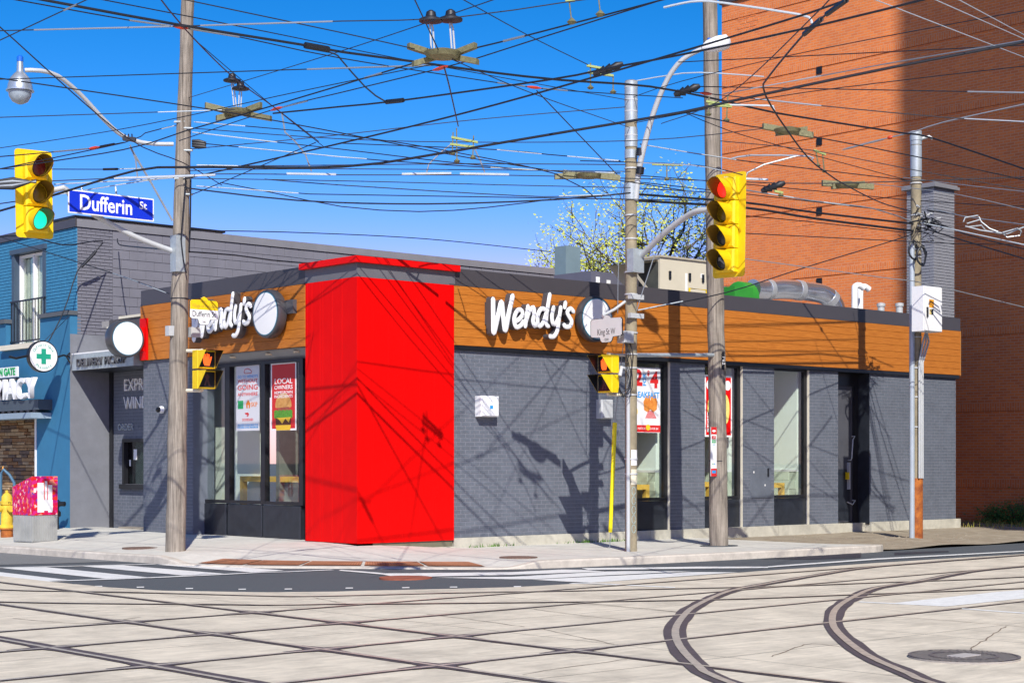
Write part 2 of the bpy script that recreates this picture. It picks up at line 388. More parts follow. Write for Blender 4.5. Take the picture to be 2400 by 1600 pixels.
# dark sealed corners where rails cross
for cx, cy in [(-7.6, -8.56), (-9.04, -8.62), (-7.6, -10.04), (-9.04, -10.1), (-10.61, -10.16), (-7.6, -11.66), (-9.04, -11.72), (-10.61, -11.78), (-7.6, -13.13), (-9.04, -13.18)]:
    s = .34; P = []
    for k in range(4):
        a = k*math.pi/2; P += [(cx+s*math.cos(a)+.05*math.sin(a), cy+s*math.sin(a)-.05*math.cos(a)), (cx+s*math.cos(a)-.05*math.sin(a), cy+s*math.sin(a)+.05*math.cos(a)), (cx+.13*math.cos(a+.785), cy+.13*math.sin(a+.785))]
    drape(P, gz, .0131, 9).build('crossing_seal', bitumen, bed)
# road paint
def mark(zp, o, off, name='crosswalk_bar', par=road, fn=gz):
    P = [tuple(ong(o+x/3.92, 1300+y/3.92)[:2]) for x, y in zp]
    return drape(P, fn, off, .5).build(name, paint_w, par)
def gbar(P, off=.0015, name='crosswalk_bar'): return drape(P, gz, off, .5).build(name, paint_w, road)
gbar([(-7.1, -.9), (-6.55, -.9+.35), (-6.58, -2.6), (-7.1, -2.8)]); gbar([(-6.02, .55), (-5.28, .62), (-5.33, -2.45), (-6.0, -2.55)])
gbar([(-4.62, .85), (-3.86, .9), (-3.96, -2.2), (-4.68, -2.28)]); gbar([(-3.22, .95), (-2.9, .95), (-2.72, -.4), (-2.85, -2.05), (-3.45, -2.1)])
gbar([(-7.3, .3), (-3.2, .98), (-3.2, 1.12), (-7.3, .44)], .004, 'crosswalk_line'); gbar([(-7.1, -2.95), (-3.4, -2.32), (-2.35, -2.62), (-2.33, -2.48), (-3.4, -2.17), (-7.1, -2.8)], .004, 'crosswalk_line')
mark([(780, 137), (1180, 168), (1350, 200), (1350, 212), (1160, 180), (760, 145)], 600, .004, 'crosswalk_line')
mark([(-1172, 168), (-1000, 203), (0, 182), (850, 150), (640, 134), (450, 133), (0, 157)], 1200, .0015); mark([(-702, 207), (0, 200), (850, 152), (1050, 147), (1650, 150), (900, 184), (200, 222), (0, 222)], 1200, .0018)
mark([(190, 226), (900, 192), (1650, 156), (2080, 158), (720, 255)], 1200, .0021)
mark([(640, 122), (1700, 108), (2352, 108), (2352, 120), (1700, 126), (700, 138)], 1200, .0045, 'edge_line')
mark([(0, 105), (1000, 32), (2352, -38), (2352, -30), (1000, 44), (0, 116)], 1800, .005, 'edge_line')
for o, x, y in [(0, 905, 288), (0, 1290, 296), (0, 1740, 308), (0, 2225, 315), (600, 297, 313), (600, 857, 304), (600, 1376, 300), (600, 1815, 295), (1200, 50, 290)]:
    mark([(x-34, y-4), (x+34, y-5), (x+34, y+4), (x-34, y+5)], o, .003, 'guide_dash')
mark([(1150, 448), (2100, 345), (2352, 325), (2352, 405), (1650, 478)], 1800, .0095, 'painted_arrow', bed); mark([(850, 432), (1600, 470), (1650, 480), (830, 440)], 1800, .0092, 'painted_line', bed); mark([(1780, 495), (2352, 535), (2352, 545), (1780, 503)], 1800, .0092, 'painted_line', bed)
mark([(560, 262), (1500, 300), (1500, 308), (520, 268)], 1200, .0092, 'painted_line', bed)
crack_m = mat('crack', (.2, .15, .11), .95, var=.3, scale=20)
for L_ in ([(2358, 1469), (2330, 1485), (2300, 1505), (2270, 1526)], [(1270, 1474), (1340, 1490), (1440, 1511)], [(1250, 1428), (1380, 1445), (1455, 1452)], [(1225, 1582), (1340, 1564), (1470, 1546)], [(735, 1394), (790, 1410), (815, 1416)], [(1000, 1440), (1100, 1452), (1230, 1470)], [(1350, 1412), (1480, 1424), (1600, 1436)], [(1810, 1540), (1900, 1510), (2010, 1523)], [(2080, 1445), (2260, 1458), (2400, 1470)], [(30, 1450), (200, 1462), (330, 1447)]):
    P = smooth_path([Vector((*onz(u, v, 0)[:2], 0)) for u, v in L_], .12)
    for p in P[1:-1]: p.x += random.gauss(0, .008); p.y += random.gauss(0, .008)
    strip(P, .006, .006, gz, .0085, .003).build('crack', crack_m, bed)
# older, paler asphalt along the kerb
drape([(-7.0, 60), (-4.4, 60), (-3.6, 9), (-3.2, 2.2), (-4.6, 1.7), (-7.0, 1.2)], gz, .0008, .7).build('asphalt_or_shadow_patch', asphalt_old, road)
pm = mat('painted_road_shadow', (.03, .032, .045), .7, var=.2, scale=20, bump=.4)  # near-black sheets: road shadows painted in as colour, not cast
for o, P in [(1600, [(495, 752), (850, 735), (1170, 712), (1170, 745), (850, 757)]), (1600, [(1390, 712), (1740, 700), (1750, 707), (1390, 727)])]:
    drape([tuple(ong(o+x/2.8, 1040+y/2.8)[:2]) for x, y in P], gz, .001, .6).build('asphalt_or_shadow_patch', pm, road)

# ---------------------------------------------------------------- sidewalk, kerb, ramp
curb = [(8.35, -4.55), (7.9, -4.72), (7.2, -4.68), (5.1, -4.5), (3.2, -4.28), (1.9, -4.1)]+[arc(a) for a in range(88, -1, -6)]+[(-3.1, 1.6), (-3.25, 3), (-3.55, 5.7), (-3.75, 8), (-3.95, 12), (-4.4, 24), (-5, 50)]
cp = smooth_path(curb, .3)
inner = []
for i, p in enumerate(cp):
    d = cp[min(i+1, len(cp)-1)]-cp[max(i-1, 0)]; d.normalize(); inner.append(p+Vector((d.y, -d.x, 0))*.16)
side = thing('sidewalk', 'x', 'x'); del side['label'], side['category']; side['kind'] = 'structure'
spoly = [(p.x, p.y) for p in inner]+[(1.2, 50), (1.2, .7), (8.35, .7)]
for i, x in enumerate(rng(-6.2, 9, 1.55)):
    for j, y in enumerate(rng(-6, 50, 1.55)):
        P = clip(spoly, x+.006, x+1.544, y+.006, y+1.544)
        if len(P) >= 3: drape(P, lambda a, b: sw(a, b), 0, .5, .08).build('paving_slab', sidewalk_m, side)
drape(spoly, sw, -.012, .5).build('joint_bed', joint_m, side)
seg = 6
for i in range(0, len(cp)-1, seg):
    a = cp[i:i+seg+1]; b = inner[i:i+seg+1]; mb = MB(); vs = []
    for p, q in zip(a, b):
        zt = sw(q.x, q.y); g = gz(p.x, p.y)
        n = (q-p)*.12
        vs += [(p.x, p.y, g-.05), (p.x+n.x*.3, p.y+n.y*.3, zt-.02), (p.x+n.x, p.y+n.y, zt+.003), (q.x-n.x*.05, q.y-n.y*.05, zt+.003), (q.x, q.y, zt-.1)]
    mb.add(vs, [(k*5+t, k*5+t+1, k*5+t+6, k*5+t+5) for k in range(len(a)-1) for t in range(4)]+[(0, 1, 2, 3, 4), tuple(len(vs)-5+t for t in range(5))])
    mb.build('kerb_stone', curb_m, side)
for k in range(5):      # rusty tactile plates with ribs
    a0, a1 = 6+k*13.2, 6+(k+1)*13.2-.7
    P = [arc(a0+(a1-a0)*t/4, .945) for t in range(5)]+[arc(a1-(a1-a0)*t/4, .81) for t in range(5)]
    pl = drape(P, sw, .006, .4).build('tactile_plate', tactile_m, side)
    mb = MB(); ribs = 22
    for q in range(ribs):
        an = a0+(a1-a0)*(q+.5)/ribs
        p, r = Vector((*arc(an, .82), 0)), Vector((*arc(an, .935), 0)); strip([p, p.lerp(r, .5), r], .016, .016, sw, .013, 0, mb)
    mb.build('ribs', mat('tactile_rib', (.4, .17, .085), .8, var=.25), pl, kind='stuff')
for nm, lab, u, v, r in [('manhole_cover', 'small rusty round cover in the sidewalk beside the wooden pole', 328, 1284, .3), ('manhole_cover', 'small brown round cover in the sidewalk before the grey brick wall', 1215, 1306, .3)]:
    p = onsw(u, v); mb = MB(); mb.prism(disc(r, 24, p.x, p.y), p.z-.02, p.z+.012); tag(mb.build(nm, iron), lab, 'manhole cover')
p = ong(600+1375/3.92, 1300+215/3.92); mb = MB(); mb.prism(disc(.36, 28, p.x, p.y), p.z-.03, p.z+.018); tag(mb.build('manhole_cover', mat('rusty_cover', (.3, .09, .05), .8)), 'reddish brown round cover in the asphalt at the crosswalk corner', 'manhole cover')
p = (onz(1800+1310/3.92, 1300+935/3.92, 0)+onz(1800+2300/3.92, 1300+965/3.92, 0))/2; mhr = .42
mh = thing('manhole_cover', 'large round grid-patterned cover in the concrete track bed, right foreground', 'manhole cover', (p.x, p.y, .006))
mb = MB(); mb.prism(disc(mhr, 40, p.x, p.y), -.01, .02); mb.build('cover', mat('mh_plate', (.34, .31, .28), .7, var=.15, scale=20), mh)
mb = MB()
for rr in (mhr*.97, mhr*.6):
    ring = [Vector((p.x+rr*math.cos(t*math.pi/18), p.y+rr*math.sin(t*math.pi/18), 0)) for t in range(37)]; strip(ring, .013, .013, lambda x, y: 0, .026, 0, mb)
for k in range(-9, 10):
    h = math.sqrt(max(0, 1-(k/9.6)**2))*mhr*.95; strip([Vector((p.x-h, p.y+k*.042, 0)), Vector((p.x, p.y+k*.042, 0)), Vector((p.x+h, p.y+k*.042, 0))], .007, .007, lambda x, y: 0, .0245, 0, mb)
mb.build('ribs', mat('mh_rib', (.15, .13, .13), .6), mh, kind='stuff')
mb = MB(); mb.box(p.x-.12, p.x+.12, p.y-.07, p.y+.07, .0205, .029); mb.build('centre_plate', mat('mh_pl2', (.45, .42, .4), .6), mh)
# dirt lot and grass at the right
dl = drape([(8.38, -4.55), (10, -4.6), (14, -4.75), (22, -4.9), (60, -3), (60, 14), (17.4, 14), (17.4, .4), (8.38, .4)], lambda x, y: gz(x, y)+.035+.05*sm((y+4.5)/2.2)+.03*math.sin(x*2.3)*math.sin(y*1.9), .0, .35)
dirt = dl.build('dirt_lot', dirt_m, kind='structure')
def dz(x, y): return gz(x, y)+.035+.05*sm((y+4.5)/2.2)+.03*math.sin(x*2.3)*math.sin(y*1.9)
mb = MB()
for k in range(220):
    x, y = random.uniform(8.4, 15.5), random.uniform(-4.4, -.3)
    if random.random() > .5: x, y = random.gauss(12.8, 1), random.gauss(-2.6, .7)
    if x < 8.42 or y > -.25 or y < -4.5: continue
    r = random.uniform(.01, .035)*(2 if random.random() < .06 else 1); z = dz(x, y)
    a = random.uniform(0, 6); c, s = math.cos(a)*r, math.sin(a)*r
    mb.add([(x+c, y+s, z-.005), (x-s, y+c, z-.005), (x-c*.8, y-s*.8, z-.005), (x+s, y-c, z-.005), (x+c*.3, y+s*.2, z+r*.45)], [(0, 1, 4), (1, 2, 4), (2, 3, 4), (3, 0, 4)])
o = mb.build('rubble', mat('rubble', (.16, .13, .09), .95, col2=(.34, .3, .24), scale=9)); tag(o, 'loose stones and broken concrete around the rusty pole base', 'rubble'); o['kind'] = 'stuff'
def grass(name, lab, spots, m, hgt):
    mb = MB()
    for x, y, z in spots:
        a = random.uniform(0, 6.3); h = hgt*random.uniform(.5, 1.3); wd = .012; l = random.uniform(.2, .7)*h
        c, s = math.cos(a), math.sin(a)
        mb.add([(x-s*wd, y+c*wd, z), (x+s*wd, y-c*wd, z), (x+c*l+s*wd*.3, y+s*l-c*wd*.3, z+h)], [(0, 1, 2)])
    o = mb.build(name, m); tag(o, lab, 'grass'); o['kind'] = 'stuff'; return o
sp = []
for k in range(5200):
    x, y = random.uniform(17.75, 30), random.uniform(-2.2, 8)
    sp.append((x, y, dz(x, y)))
grass('grass', 'dry yellow-green grass strip along the foot of the brick apartment wall', sp, mat('dry_grass', (.22, .24, .04), .9, col2=(.42, .33, .08), scale=2), .12)
sp = []
for cx, cy, n in [(3.2, .05, 60), (5.2, .02, 60), (5.9, -.03, 50), (2.7, .02, 25)]:
    for k in range(n): sp.append((cx+random.gauss(0, .22), cy-.02+random.gauss(0, .03), sw(cx, cy)-.01))
grass('weeds', 'small green weeds sprouting along the foot of the grey wall', sp, mat('weed', (.08, .2, .02), .9), .08)
# ================================================================ RESTAURANT
ZP, ZF0, ZF1, ZT = .17, 3.555, 4.6, 4.9
XE = 17.6                                   # right end of the King side
rest = thing('restaurant_building', 'single-storey grey brick restaurant with wood-look fascia band and red corner tower', 'building', (0, 0, 0))
K = frame((0, 0, 0), 'K'); DU = frame((0, 0, 0), 'D')   # K: a = x ; D: a = -y
YB = .07                                    # brick face on King side
def ux(u, y=YB): return ony(u, 1000, y).x
def uy(u, x): return onx(u, 1000, x).y
# openings on King side: (x0, x1)
W1 = (ux(1476), ux(1571)); W2 = (ux(1652), ux(1741)); W3 = (ux(1814.5), ux(1897)); DR = (ux(1964.5), ux(2038))
ZW1 = ony(1850, 861, YB).z; ZW0 = ony(1850, 1166, YB).z
XR = 2.11
# brick courses
def bricks(M, a0, a1, b0, b1, holes, bw, bh, depth, m, parent, nobj=0, key=None, gap=.008, back=None, name='brick', jit=.003):
    cells = []
    j = 0; b = b0
    while b < b1-.01:
        top = min(b+bh-gap, b1); a = a0-(bw*.5 if j % 2 else 0)
        while a < a1-.005:
            l, r = max(a, a0), min(a+bw-gap, a1); a += bw
            if r-l < .02: continue
            segs = [(l, r)]
            for (h0, h1, g0, g1) in holes:
                if top > g0+.002 and b < g1-.002:
                    ns = []
                    for (p, q) in segs:
                        if p < h0: ns.append((p, min(q, h0)))
                        if q > h1: ns.append((max(p, h1), q))
                    segs = [t for t in ns if t[1]-t[0] > .015]
            for p, q in segs: cells.append((p, q, b, top))
        b += bh; j += 1
    if nobj and key:
        cells.sort(key=key)
    cache = {}
    rest_mb = MB(M)
    for i, (p, q, b, t) in enumerate(cells):
        d = depth+random.uniform(-jit, jit)*.5
        if i < nobj:
            kk = (round(q-p, 3), round(t-b, 3)); o = None
            if kk in cache:
                o = bpy.data.objects.new(name, cache[kk]); COL.objects.link(o)
            else:
                me = bpy.data.meshes.new(name); tb = MB(); tb.bbox(0, q-p, 0, t-b, -.04, depth, .004)
                me.from_pydata([tuple(v) for v in tb.v], [], tb.f); me.materials.append(m); me.update(); cache[kk] = me
                o = bpy.data.objects.new(name, me); COL.objects.link(o)
            o.parent = parent; L = ORG.get(parent.name, Vector()); ORG[o.name] = L
            Mt = M.copy(); Mt.col[3].xyz = (M @ Vector((p, b, d-depth)))-L; o.matrix_local = Mt
        else:
            rest_mb.add([(p, b, -.03), (q, b, -.03), (q, t, -.03), (p, t, -.03), (p+.003, b+.003, d), (q-.003, b+.003, d), (q-.003, t-.003, d), (p+.003, t-.003, d)],
                        [(4, 5, 6, 7), (0, 1, 5, 4), (1, 2, 6, 5), (2, 3, 7, 6), (3, 0, 4, 7)])
    if rest_mb.v: rest_mb.build(name+'work', m, parent, kind='stuff')
Kb = frame((0, YB, 0), 'K')
wallK = MB()                                 # backing wall with openings
def slab_with_holes(mb, a0, a1, b0, b1, holes, c0, c1):
    """boxes around rectangular holes; a right, b up, c out (c0<c1)"""
    xs = sorted(set([a0, a1]+[h[0] for h in holes]+[h[1] for h in holes]))
    for i in range(len(xs)-1):
        l, r = xs[i], xs[i+1]; hb = sorted([(h[2], h[3]) for h in holes if h[0] <= l+1e-6 and h[1] >= r-1e-6])
        z = b0
        for g0, g1 in hb:
            if g0 > z+.001: mb.box(l, r, z, g0, c0, c1)
            z = max(z, g1)
        if z < b1-.001: mb.box(l, r, z, b1, c0, c1)
holesK = [(W1[0], W1[1], ZP-.01, ZF0+.1), (W2[0], W2[1], ZP-.01, ZF0+.1), (W3[0], W3[1], ZP-.01, ZF0+.1), (DR[0], DR[1], -.1, ZF0+.1)]
wb = MB(Kb); slab_with_holes(wb, XR-.05, XE, ZP, ZF0+.1, holesK, -.32, -.0045)
wk = wb.build('brick_wall', grey_mortar, rest, label='grey painted brick wall on the King side')
bricks(Kb, XR, XE, ZP+.004, ZF0+.02, holesK, .215, .0705, .0, grey_brick, wk, 290, lambda c: (c[0], -c[2]))
wb = MB(); wb.box(XE-.3, XE-.014, YB+.32, 9.2, -.1, ZT-.05); wb.build('end_wall', grey_brick, rest)
# plinth
mb = MB(); x = XR+.01
for i, x1 in enumerate([3.6, 5.3, 7.1, 9.4, 11.0, 12.6, DR[0], DR[1], 15.3, XE+.13]):
    rec = .16 if i == 7 else 0
    MB().box(x+.004, x1-.004, .02+rec, .4, -.25, ZP-(.0 if not rec else .02)).build('plinth_block', plinth_m, rest); x = x1
# parapet flashing and fascia frame (King)
mb = MB(); mb.box(-.0+2.0, XE+.1, -.0, .3, ZF1, ZF1+.02); mb.box(2.0, XE+.1, .012, .26, ZF1+.02, ZT); mb.build('parapet_flashing', dark_flash, rest)
mb = MB(); mb.box(.012, .26, 1.45, 7.2, ZF1+.02, ZT); mb.box(0, .3, 1.45, 7.2, ZF1, ZF1+.02); mb.build('parapet_flashing', dark_flash, rest)
mb = MB(); mb.box(XR+.005, XE+.05, .012, .2, ZF0-.075, ZF0-.003); mb.build('fascia_trim', black_metal, rest)
fb = MB(); fb.box(XR, XE+.08, .025, YB+.3, ZF0, ZF1-.002); fK = fb.build('fascia', wood_gap, rest, label='orange wood-look plank fascia on the King side')
fb = MB(); fb.box(.025, .2, 1.46, 7.18, 3.51, ZF1-.002); fD = fb.build('fascia', wood_gap, rest, label='orange wood-look plank fascia on the Dufferin side')
rows = 7
def planks(M, a0, a1, b0, b1, joints, par):
    h = (b1-b0)/rows
    js = [a0]+joints+[a1]
    for k in range(rows):
        for i in range(len(js)-1):
            mb = MB(M); mb.bbox(js[i]+.002, js[i+1]-.002, b0+k*h+.002, b0+(k+1)*h-.002, -.02, random.uniform(-.0012, .0012), .003); mb.build('plank', wood, par)
planks(K, XR+.003, XE+.085, ZF0, ZF1-.004, [5.0, 7.9, ux(1771), 13.9], fK)
planks(DU, -7.2, -1.515, 3.51, ZF1-.004, [-4.4], fD)
# fascia end trim
mb = MB(); mb.box(XE+.086, XE+.1, -.004, .3, ZF0-.01, ZF1-.002); mb.build('fascia_end_trim', mat('brass_trim', (.5, .22, .06), .5), rest)
# red corner tower: vertical metal panels
red = MB(); red.box(.02, XR-.02, .02, .35, .14, ZF1+.23); red.box(.02, .35, .02, 1.5, .14, ZF1+.23)
rt = red.build('red_tower', red_metal, rest, label='bright red metal-panelled corner tower')
pw = [0, .33, .66, .99, 1.32, 1.66, XR-.002]
for i in range(len(pw)-1):
    mb = MB(K); mb.bbox(pw[i]+(.0012 if i else 0), pw[i+1]-.0012, .14, ZF1-.002, -.02, random.uniform(-.0006, .0006), .0015); mb.build('panel', red_metal, rt)
pd = [-1.505, -1.44, -1.3, -1.06, -.98, -.7, -.42, 0]
for i in range(len(pd)-1):
    mb = MB(DU); mb.bbox(pd[i]+.0015, pd[i+1]-(.0015 if i < len(pd)-2 else 0), .14, ZF1-.002, -.02, random.uniform(-.001, .001), .003); mb.build('panel', red_metal, rt)
mb = MB(); mb.box(.004, XR+.02, .004, .34, ZF1, 4.832); mb.box(.004, .34, .342, 1.52, ZF1, 4.832); mb.build('tower_band', mat('band_grey', (.13, .13, .145), .4), rest)
o = .085
mb = MB(); mb.box(-o, XR+.07, -o, .4, 4.835, 4.94); mb.box(-o, .4, .4, 1.58, 4.835, 4.94); mb.build('tower_cap', red_paint, rest)
mb = MB(); mb.box(.03, XR-.02, .03, .35, -.12, .138); mb.box(.03, .35, .03, 1.5, -.12, .138); mb.build('tower_base', mat('olive_base', (.16, .15, .1), .8, var=.2), rest)
mb = MB(); mb.box(.015, XR-.005, -.045, .03, -.2, .03); mb.build('footing', plinth_m, rest)
# roof
mb = MB(); mb.box(.2, XE-.15, .28, 9.15, 4.3, 4.42); mb.build('roof', mat('roof_gravel', (.3, .29, .28), .95), rest)
# windows on the King side: frame, glass, lower panel, cream return on the right jamb
for (x0, x1) in (W1, W2, W3):
    M = frame((0, YB+.1, 0), 'K'); fr = MB(M)
    fr.box(x0, x0+.05, ZW0, ZF0, -.05, .03); fr.box(x1-.1, x1-.012, ZW0, ZF0, -.05, .03); fr.box(x0+.05, x1-.1, ZW0, ZW0+.06, -.05, .03); fr.box(x0+.05, x1-.1, ZF0-.12, ZF0, -.05, .03)
    f = fr.build('window', black_metal, rest)
    g = MB(M); g.box(x0+.05, x1-.1, ZW0+.06, ZF0-.12, -.012, -.004); g.build('pane', GL, f)
    g = MB(M); g.box(x0, x1-.012, ZP, ZW0-.004, -.05, .02); g.build('lower_panel', black_panel, f)
    g = MB(); g.box(x1-.011, x1-.0005, YB+.004, YB+.055, ZP, ZF0-.08); g.build('jamb', cream, f)
# door, deeply recessed
M = frame((0, YB+.3, 0), 'K'); dm = MB(M); x0, x1 = DR
dm.box(x0+.02, x0+.09, ZP, 3.3, -.05, .0); dm.box(x1-.2, x1-.01, ZP, 3.3, -.05, 0); dm.box(x0+.02, x1-.01, 3.2, ZF0, -.05, 0.002); d = dm.build('door_frame', black_metal, rest)
dm = MB(M); dm.box(x0+.09, x1-.2, ZP, 3.2, -.06, -.02); dd = dm.build('door', mat('door_panel', (.075, .077, .09), .45, var=.15, scale=2), rest, label='dark grey side door in its recess')
dm = MB(M); dm.tube([(x1-.36, 1.55, -.02), (x1-.36, 1.55, .06), (x1-.34, 1.6, .07), (x1-.3, 2.0, .07), (x1-.22, 2.08, .06), (x1-.22, 2.08, -.02)], .014); dm.tube([(x1-.4, .62, -.02), (x1-.3, .56, .06), (x1-.2, .65, .06), (x1-.2, .65, -.02)], .014); dm.build('door_bar', galv_lt, dd, True)
dm = MB(M); dm.box(x1-.4, x1-.36, .9, 1.5, -.02, .05); dm.build('door_plate', galv_lt, dd); dm = MB(M); dm.box(x1-.46, x1-.4, 1.12, 1.28, -.02, .052); dm.build('lock_box', yellow, dd)
dm = MB(M); dm.box(x0+.2, x1-.3, .2, 1.35, -.02, -.016); dm.build('kick_panel', black_panel, dd)
jb = MB(); jb.box(x1-.012, x1-.0008, YB+.0, YB+.45, ZP-.05, ZF0); jb.build('door_jamb', black_panel, rest); jb = MB(); jb.box(x0-.05, x1+.02, YB+.0, YB+.6, ZF0-.02, ZF0+.06); jb.build('door_soffit', black_panel, rest)
# shallow meter-cupboard door in the brick, between the second and third window
M = frame((0, YB, 0), 'K'); a0, a1 = ony(1640+388/3.267, 1095, YB).x, ony(1640+545/3.267, 1095, YB).x; b1, b0 = ony(1780, 820+897/3.267, YB).z, ony(1780, 820+1133/3.267, YB).z
cb = MB(M); cb.bbox(a0, a1, b0, b1, 0, .012, .006); cp_ = cb.build('hatch', grey_brick, rest); cb = MB(M); cb.box(a1-.13, a1-.09, b0+.45, b0+.62, .012, .03); cb.build('hatch_latch', black_metal, cp_)
cb = MB(M); cb.box(a0+.08, a0+.11, b1-.12, b1-.08, .0125, .014); cb.box(a1-.22, a1-.19, b0+.25, b0+.29, .0125, .014); cb.build('screw_plate', white_m, cp_)
# ------------------------------------------------ Dufferin side: big shop window
XG = .36
yr = 1.5; yl = uy(457, .1); g1 = uy(463, XG); m1 = (uy(532, XG), uy(543, XG)); m2 = (uy(616, XG), uy(626, XG)); g0 = uy(706, XG)
ztop = 3.34; zb = onx(700, 1176, XG).z
M = frame((XG, 0, 0), 'D'); fr = MB(M)
for p, q in ((g1+.12, g1), m1, m2, (g0, g0-.12)): fr.box(-p, -q, zb-.06, ztop, -.06, .05)
for p, q in ((g1, m1[0]), (m1[1], m2[0]), (m2[1], g0)):
    fr.box(-p, -q, zb-.06, zb, -.06, .048); fr.box(-p, -q, ztop-.05, ztop, -.06, .048)
sw_ = fr.build('shop_window', black_metal, rest, label='three-pane shop window with black frames')
for p, q in ((g1, m1[0]), (m1[1], m2[0]), (m2[1], g0)):
    g = MB(M); g.box(-p+.001, -q-.001, zb, ztop-.05, -.012, -.004); g.build('pane', GL, sw_)
    g = MB(M); g.bbox(-p+.01-.06, -q-.01+.06, .1, zb-.07, -.05, .06, .012); g.build('lower_panel', black_panel, sw_)
g = MB(M); g.box(-(g1+.13), -(g0-.13), -.1, .095, -.3, .04); g.build('window_footing', mat('brown_ledge', (.16, .12, .07), .9, var=.3), sw_)
g = MB(); zs = 3.505
g.add([(.2, yr, zs), (.2, 7.1, zs), (XG+.06, 7.1, ztop), (XG+.06, yr, ztop), (.02, yr, zs-.001), (.02, 7.1, zs-.001)], [(0, 1, 2, 3), (4, 5, 1, 0)]); so_ = g.build('soffit', mat('soffit_grey', (.3, .31, .33), .5), rest)
for u in (546, 630, 696):
    y = uy(u, .25); g = MB(); g.prism(disc(.07, 16, .26, y), 3.44, 3.47); g.build('downlight', mat('downlight', (.7, .62, .45), .4), so_)
# brick pilaster left of the window, return into the window, express-window bay
yp0, yp1 = yl+.0, uy(336, .05)
Dp = frame((.05, 0, 0), 'D'); pb = MB(Dp); pb.box(-yp1, -yp0, -.1, 3.52, -.45, -.0035); pil = pb.build('pilaster', grey_mortar, rest)
bricks(Dp, -yp1, -yp0, .1, 3.5, [], .215, .0705, 0, grey_brick, pil)
pb = MB(); pb.box(.055, .52, yp0-.012, yp0-.002, .0, 3.5); pb.build('pilaster_return', grey_brick, pil)
XW = .78; ye = 9.86
De = frame((XW, 0, 0), 'D'); eb = MB(De)
wy0, wy1 = uy(290, XW), uy(345, XW); wz0, wz1 = onx(310, 1134, XW).z, onx(310, 1030, XW).z
slab_with_holes(eb, -ye, -yp1+.35, -.1, 3.6, [(-wy0, -wy1, wz0, wz1)], -.3, -.0035); ew = eb.build('express_wall', grey_mortar, rest, label='recessed grey brick wall with the express order window')
bricks(De, -ye+.15, -yp1+.35, .1, 3.58, [(-wy0, -wy1, wz0, wz1)], .215, .0705, 0, grey_brick, ew)
eb = MB(De); eb.box(-wy0-.02, -wy0+.06, wz0, wz1+.02, -.1, .03); eb.box(-wy0+.06, -wy1, wz1-.05, wz1+.02, -.1, .03); eb.box(-wy0-.05, -wy1+.05, wz0-.1, wz0-.002, -.1, .09); ow = eb.build('order_window', black_metal, rest)
eb = MB(De); eb.box(-wy0+.06, -wy1, wz0, wz1-.05, -.08, -.07); eb.build('pane', GLD, ow); eb = MB(De); eb.box(-wy0+.06, -wy1, wz0, wz1-.05, -.28, -.2); eb.build('window_back', black_panel, ow)
eb = MB(De); eb.box(-wy0+.3, -wy0+.44, wz1-.42, wz1-.2, -.068, -.064); eb.build('paper_notice', white_m, ow); eb = MB(De); eb.box(-wy0+.12, -wy0+.18, wz1-.55, wz1-.42, -.068, -.064); eb.build('paper_notice', white_m, ow)
eb = MB(De); eb.box(-ye+.003, -ye+.14, 0, 3.5, -.05, .03); eb.build('corner_trim', black_metal, rest)
a_e = -uy(293, XW)
text('EXPRESS', De, a_e, onx(310, 903, XW).z, .36, white_m, ew, 'letters_express', .02, .0, align='LEFT'); text('WINDOW', De, a_e, onx(310, 945, XW).z, .36, white_m, ew, 'letters_window', .02, .0, align='LEFT')
text('ORDER', De, -uy(278, XW), onx(296, 1001, XW).z, .2, galv, ew, 'letters_order', .012, .0, align='LEFT')
# delivery canopy and stepped parapet above it
ca = MB(); cz0, cz1 = 3.42, 3.75
ca.box(-.12, XW+.1, 7.26, ye-.01, cz0, cz1); can = ca.build('canopy', galv, rest, label='pale metal canopy over the delivery pickup bay')
mb = MB(); mb.box(-.125, XW, 7.24, ye-.005, cz1, cz1+.03); mb.build('canopy_edge', white_m, can)
mb = MB(); mb.box(-.1, XW, 7.28, ye-.02, cz0-.012, cz0-.002); mb.build('canopy_soffit', black_panel, can)
text('DELIVERY', frame((-.12, 0, 0), 'D'), -9.6, 3.56, .24, sign_return, can, 'letters_delivery', .02, .0, align='LEFT', width=1.1); text('PICKUP', frame((-.12, 0, 0), 'D'), -8.4, 3.56, .24, sign_return, can, 'letters_pickup', .02, .0, align='LEFT', width=.85)
mb = MB(); mb.box(.15, .9, 7.25, 8.75, 3.82, 4.42); mb.build('side_parapet', mat('parapet_brown', (.075, .07, .075), .6), rest)
mb = MB(); mb.box(.12, .9, 7.25, 8.3, 4.42, 4.47); mb.box(.13, .9, 8.3, 8.82, 4.26, 4.29); mb.build('side_coping', cream, rest)
# chimney-like pier at the right end
pier_brick = mat('pier_brick', (.235, .24, .27), .7, var=.06, scale=5, bump=.25)
cyn = .45; cx1 = ony(2237, 600, cyn).x; cx0 = ony(2189, 600, cyn).x; cyf = onx(2125, 600, cx0).y; cz = ony(2200, 440, cyn).z
pb = MB(); pb.box(cx0+.012, cx1-.012, cyn+.012, cyf-.012, 4.3, cz); pier = pb.build('roof_pier', grey_mortar, rest, label='tall square grey brick pier rising from the roof end')
bricks(frame((0, cyn, 0), 'K'), cx0, cx1, 4.9, cz, [], .215, .0705, 0, pier_brick, pier); bricks(frame((cx0, 0, 0), 'D'), -cyf, -cyn, 4.9, cz, [], .215, .0705, 0, pier_brick, pier)
pb = MB(); pb.box(cx0-.09, cx1+.09, cyn-.09, cyf+.09, cz, cz+.07); pb.box(cx0-.05, cx1+.05, cyn-.05, cyf+.05, cz+.07, cz+.11); pb.build('pier_cap', mat('pier_cap', (.2, .2, .22), .6), pier)
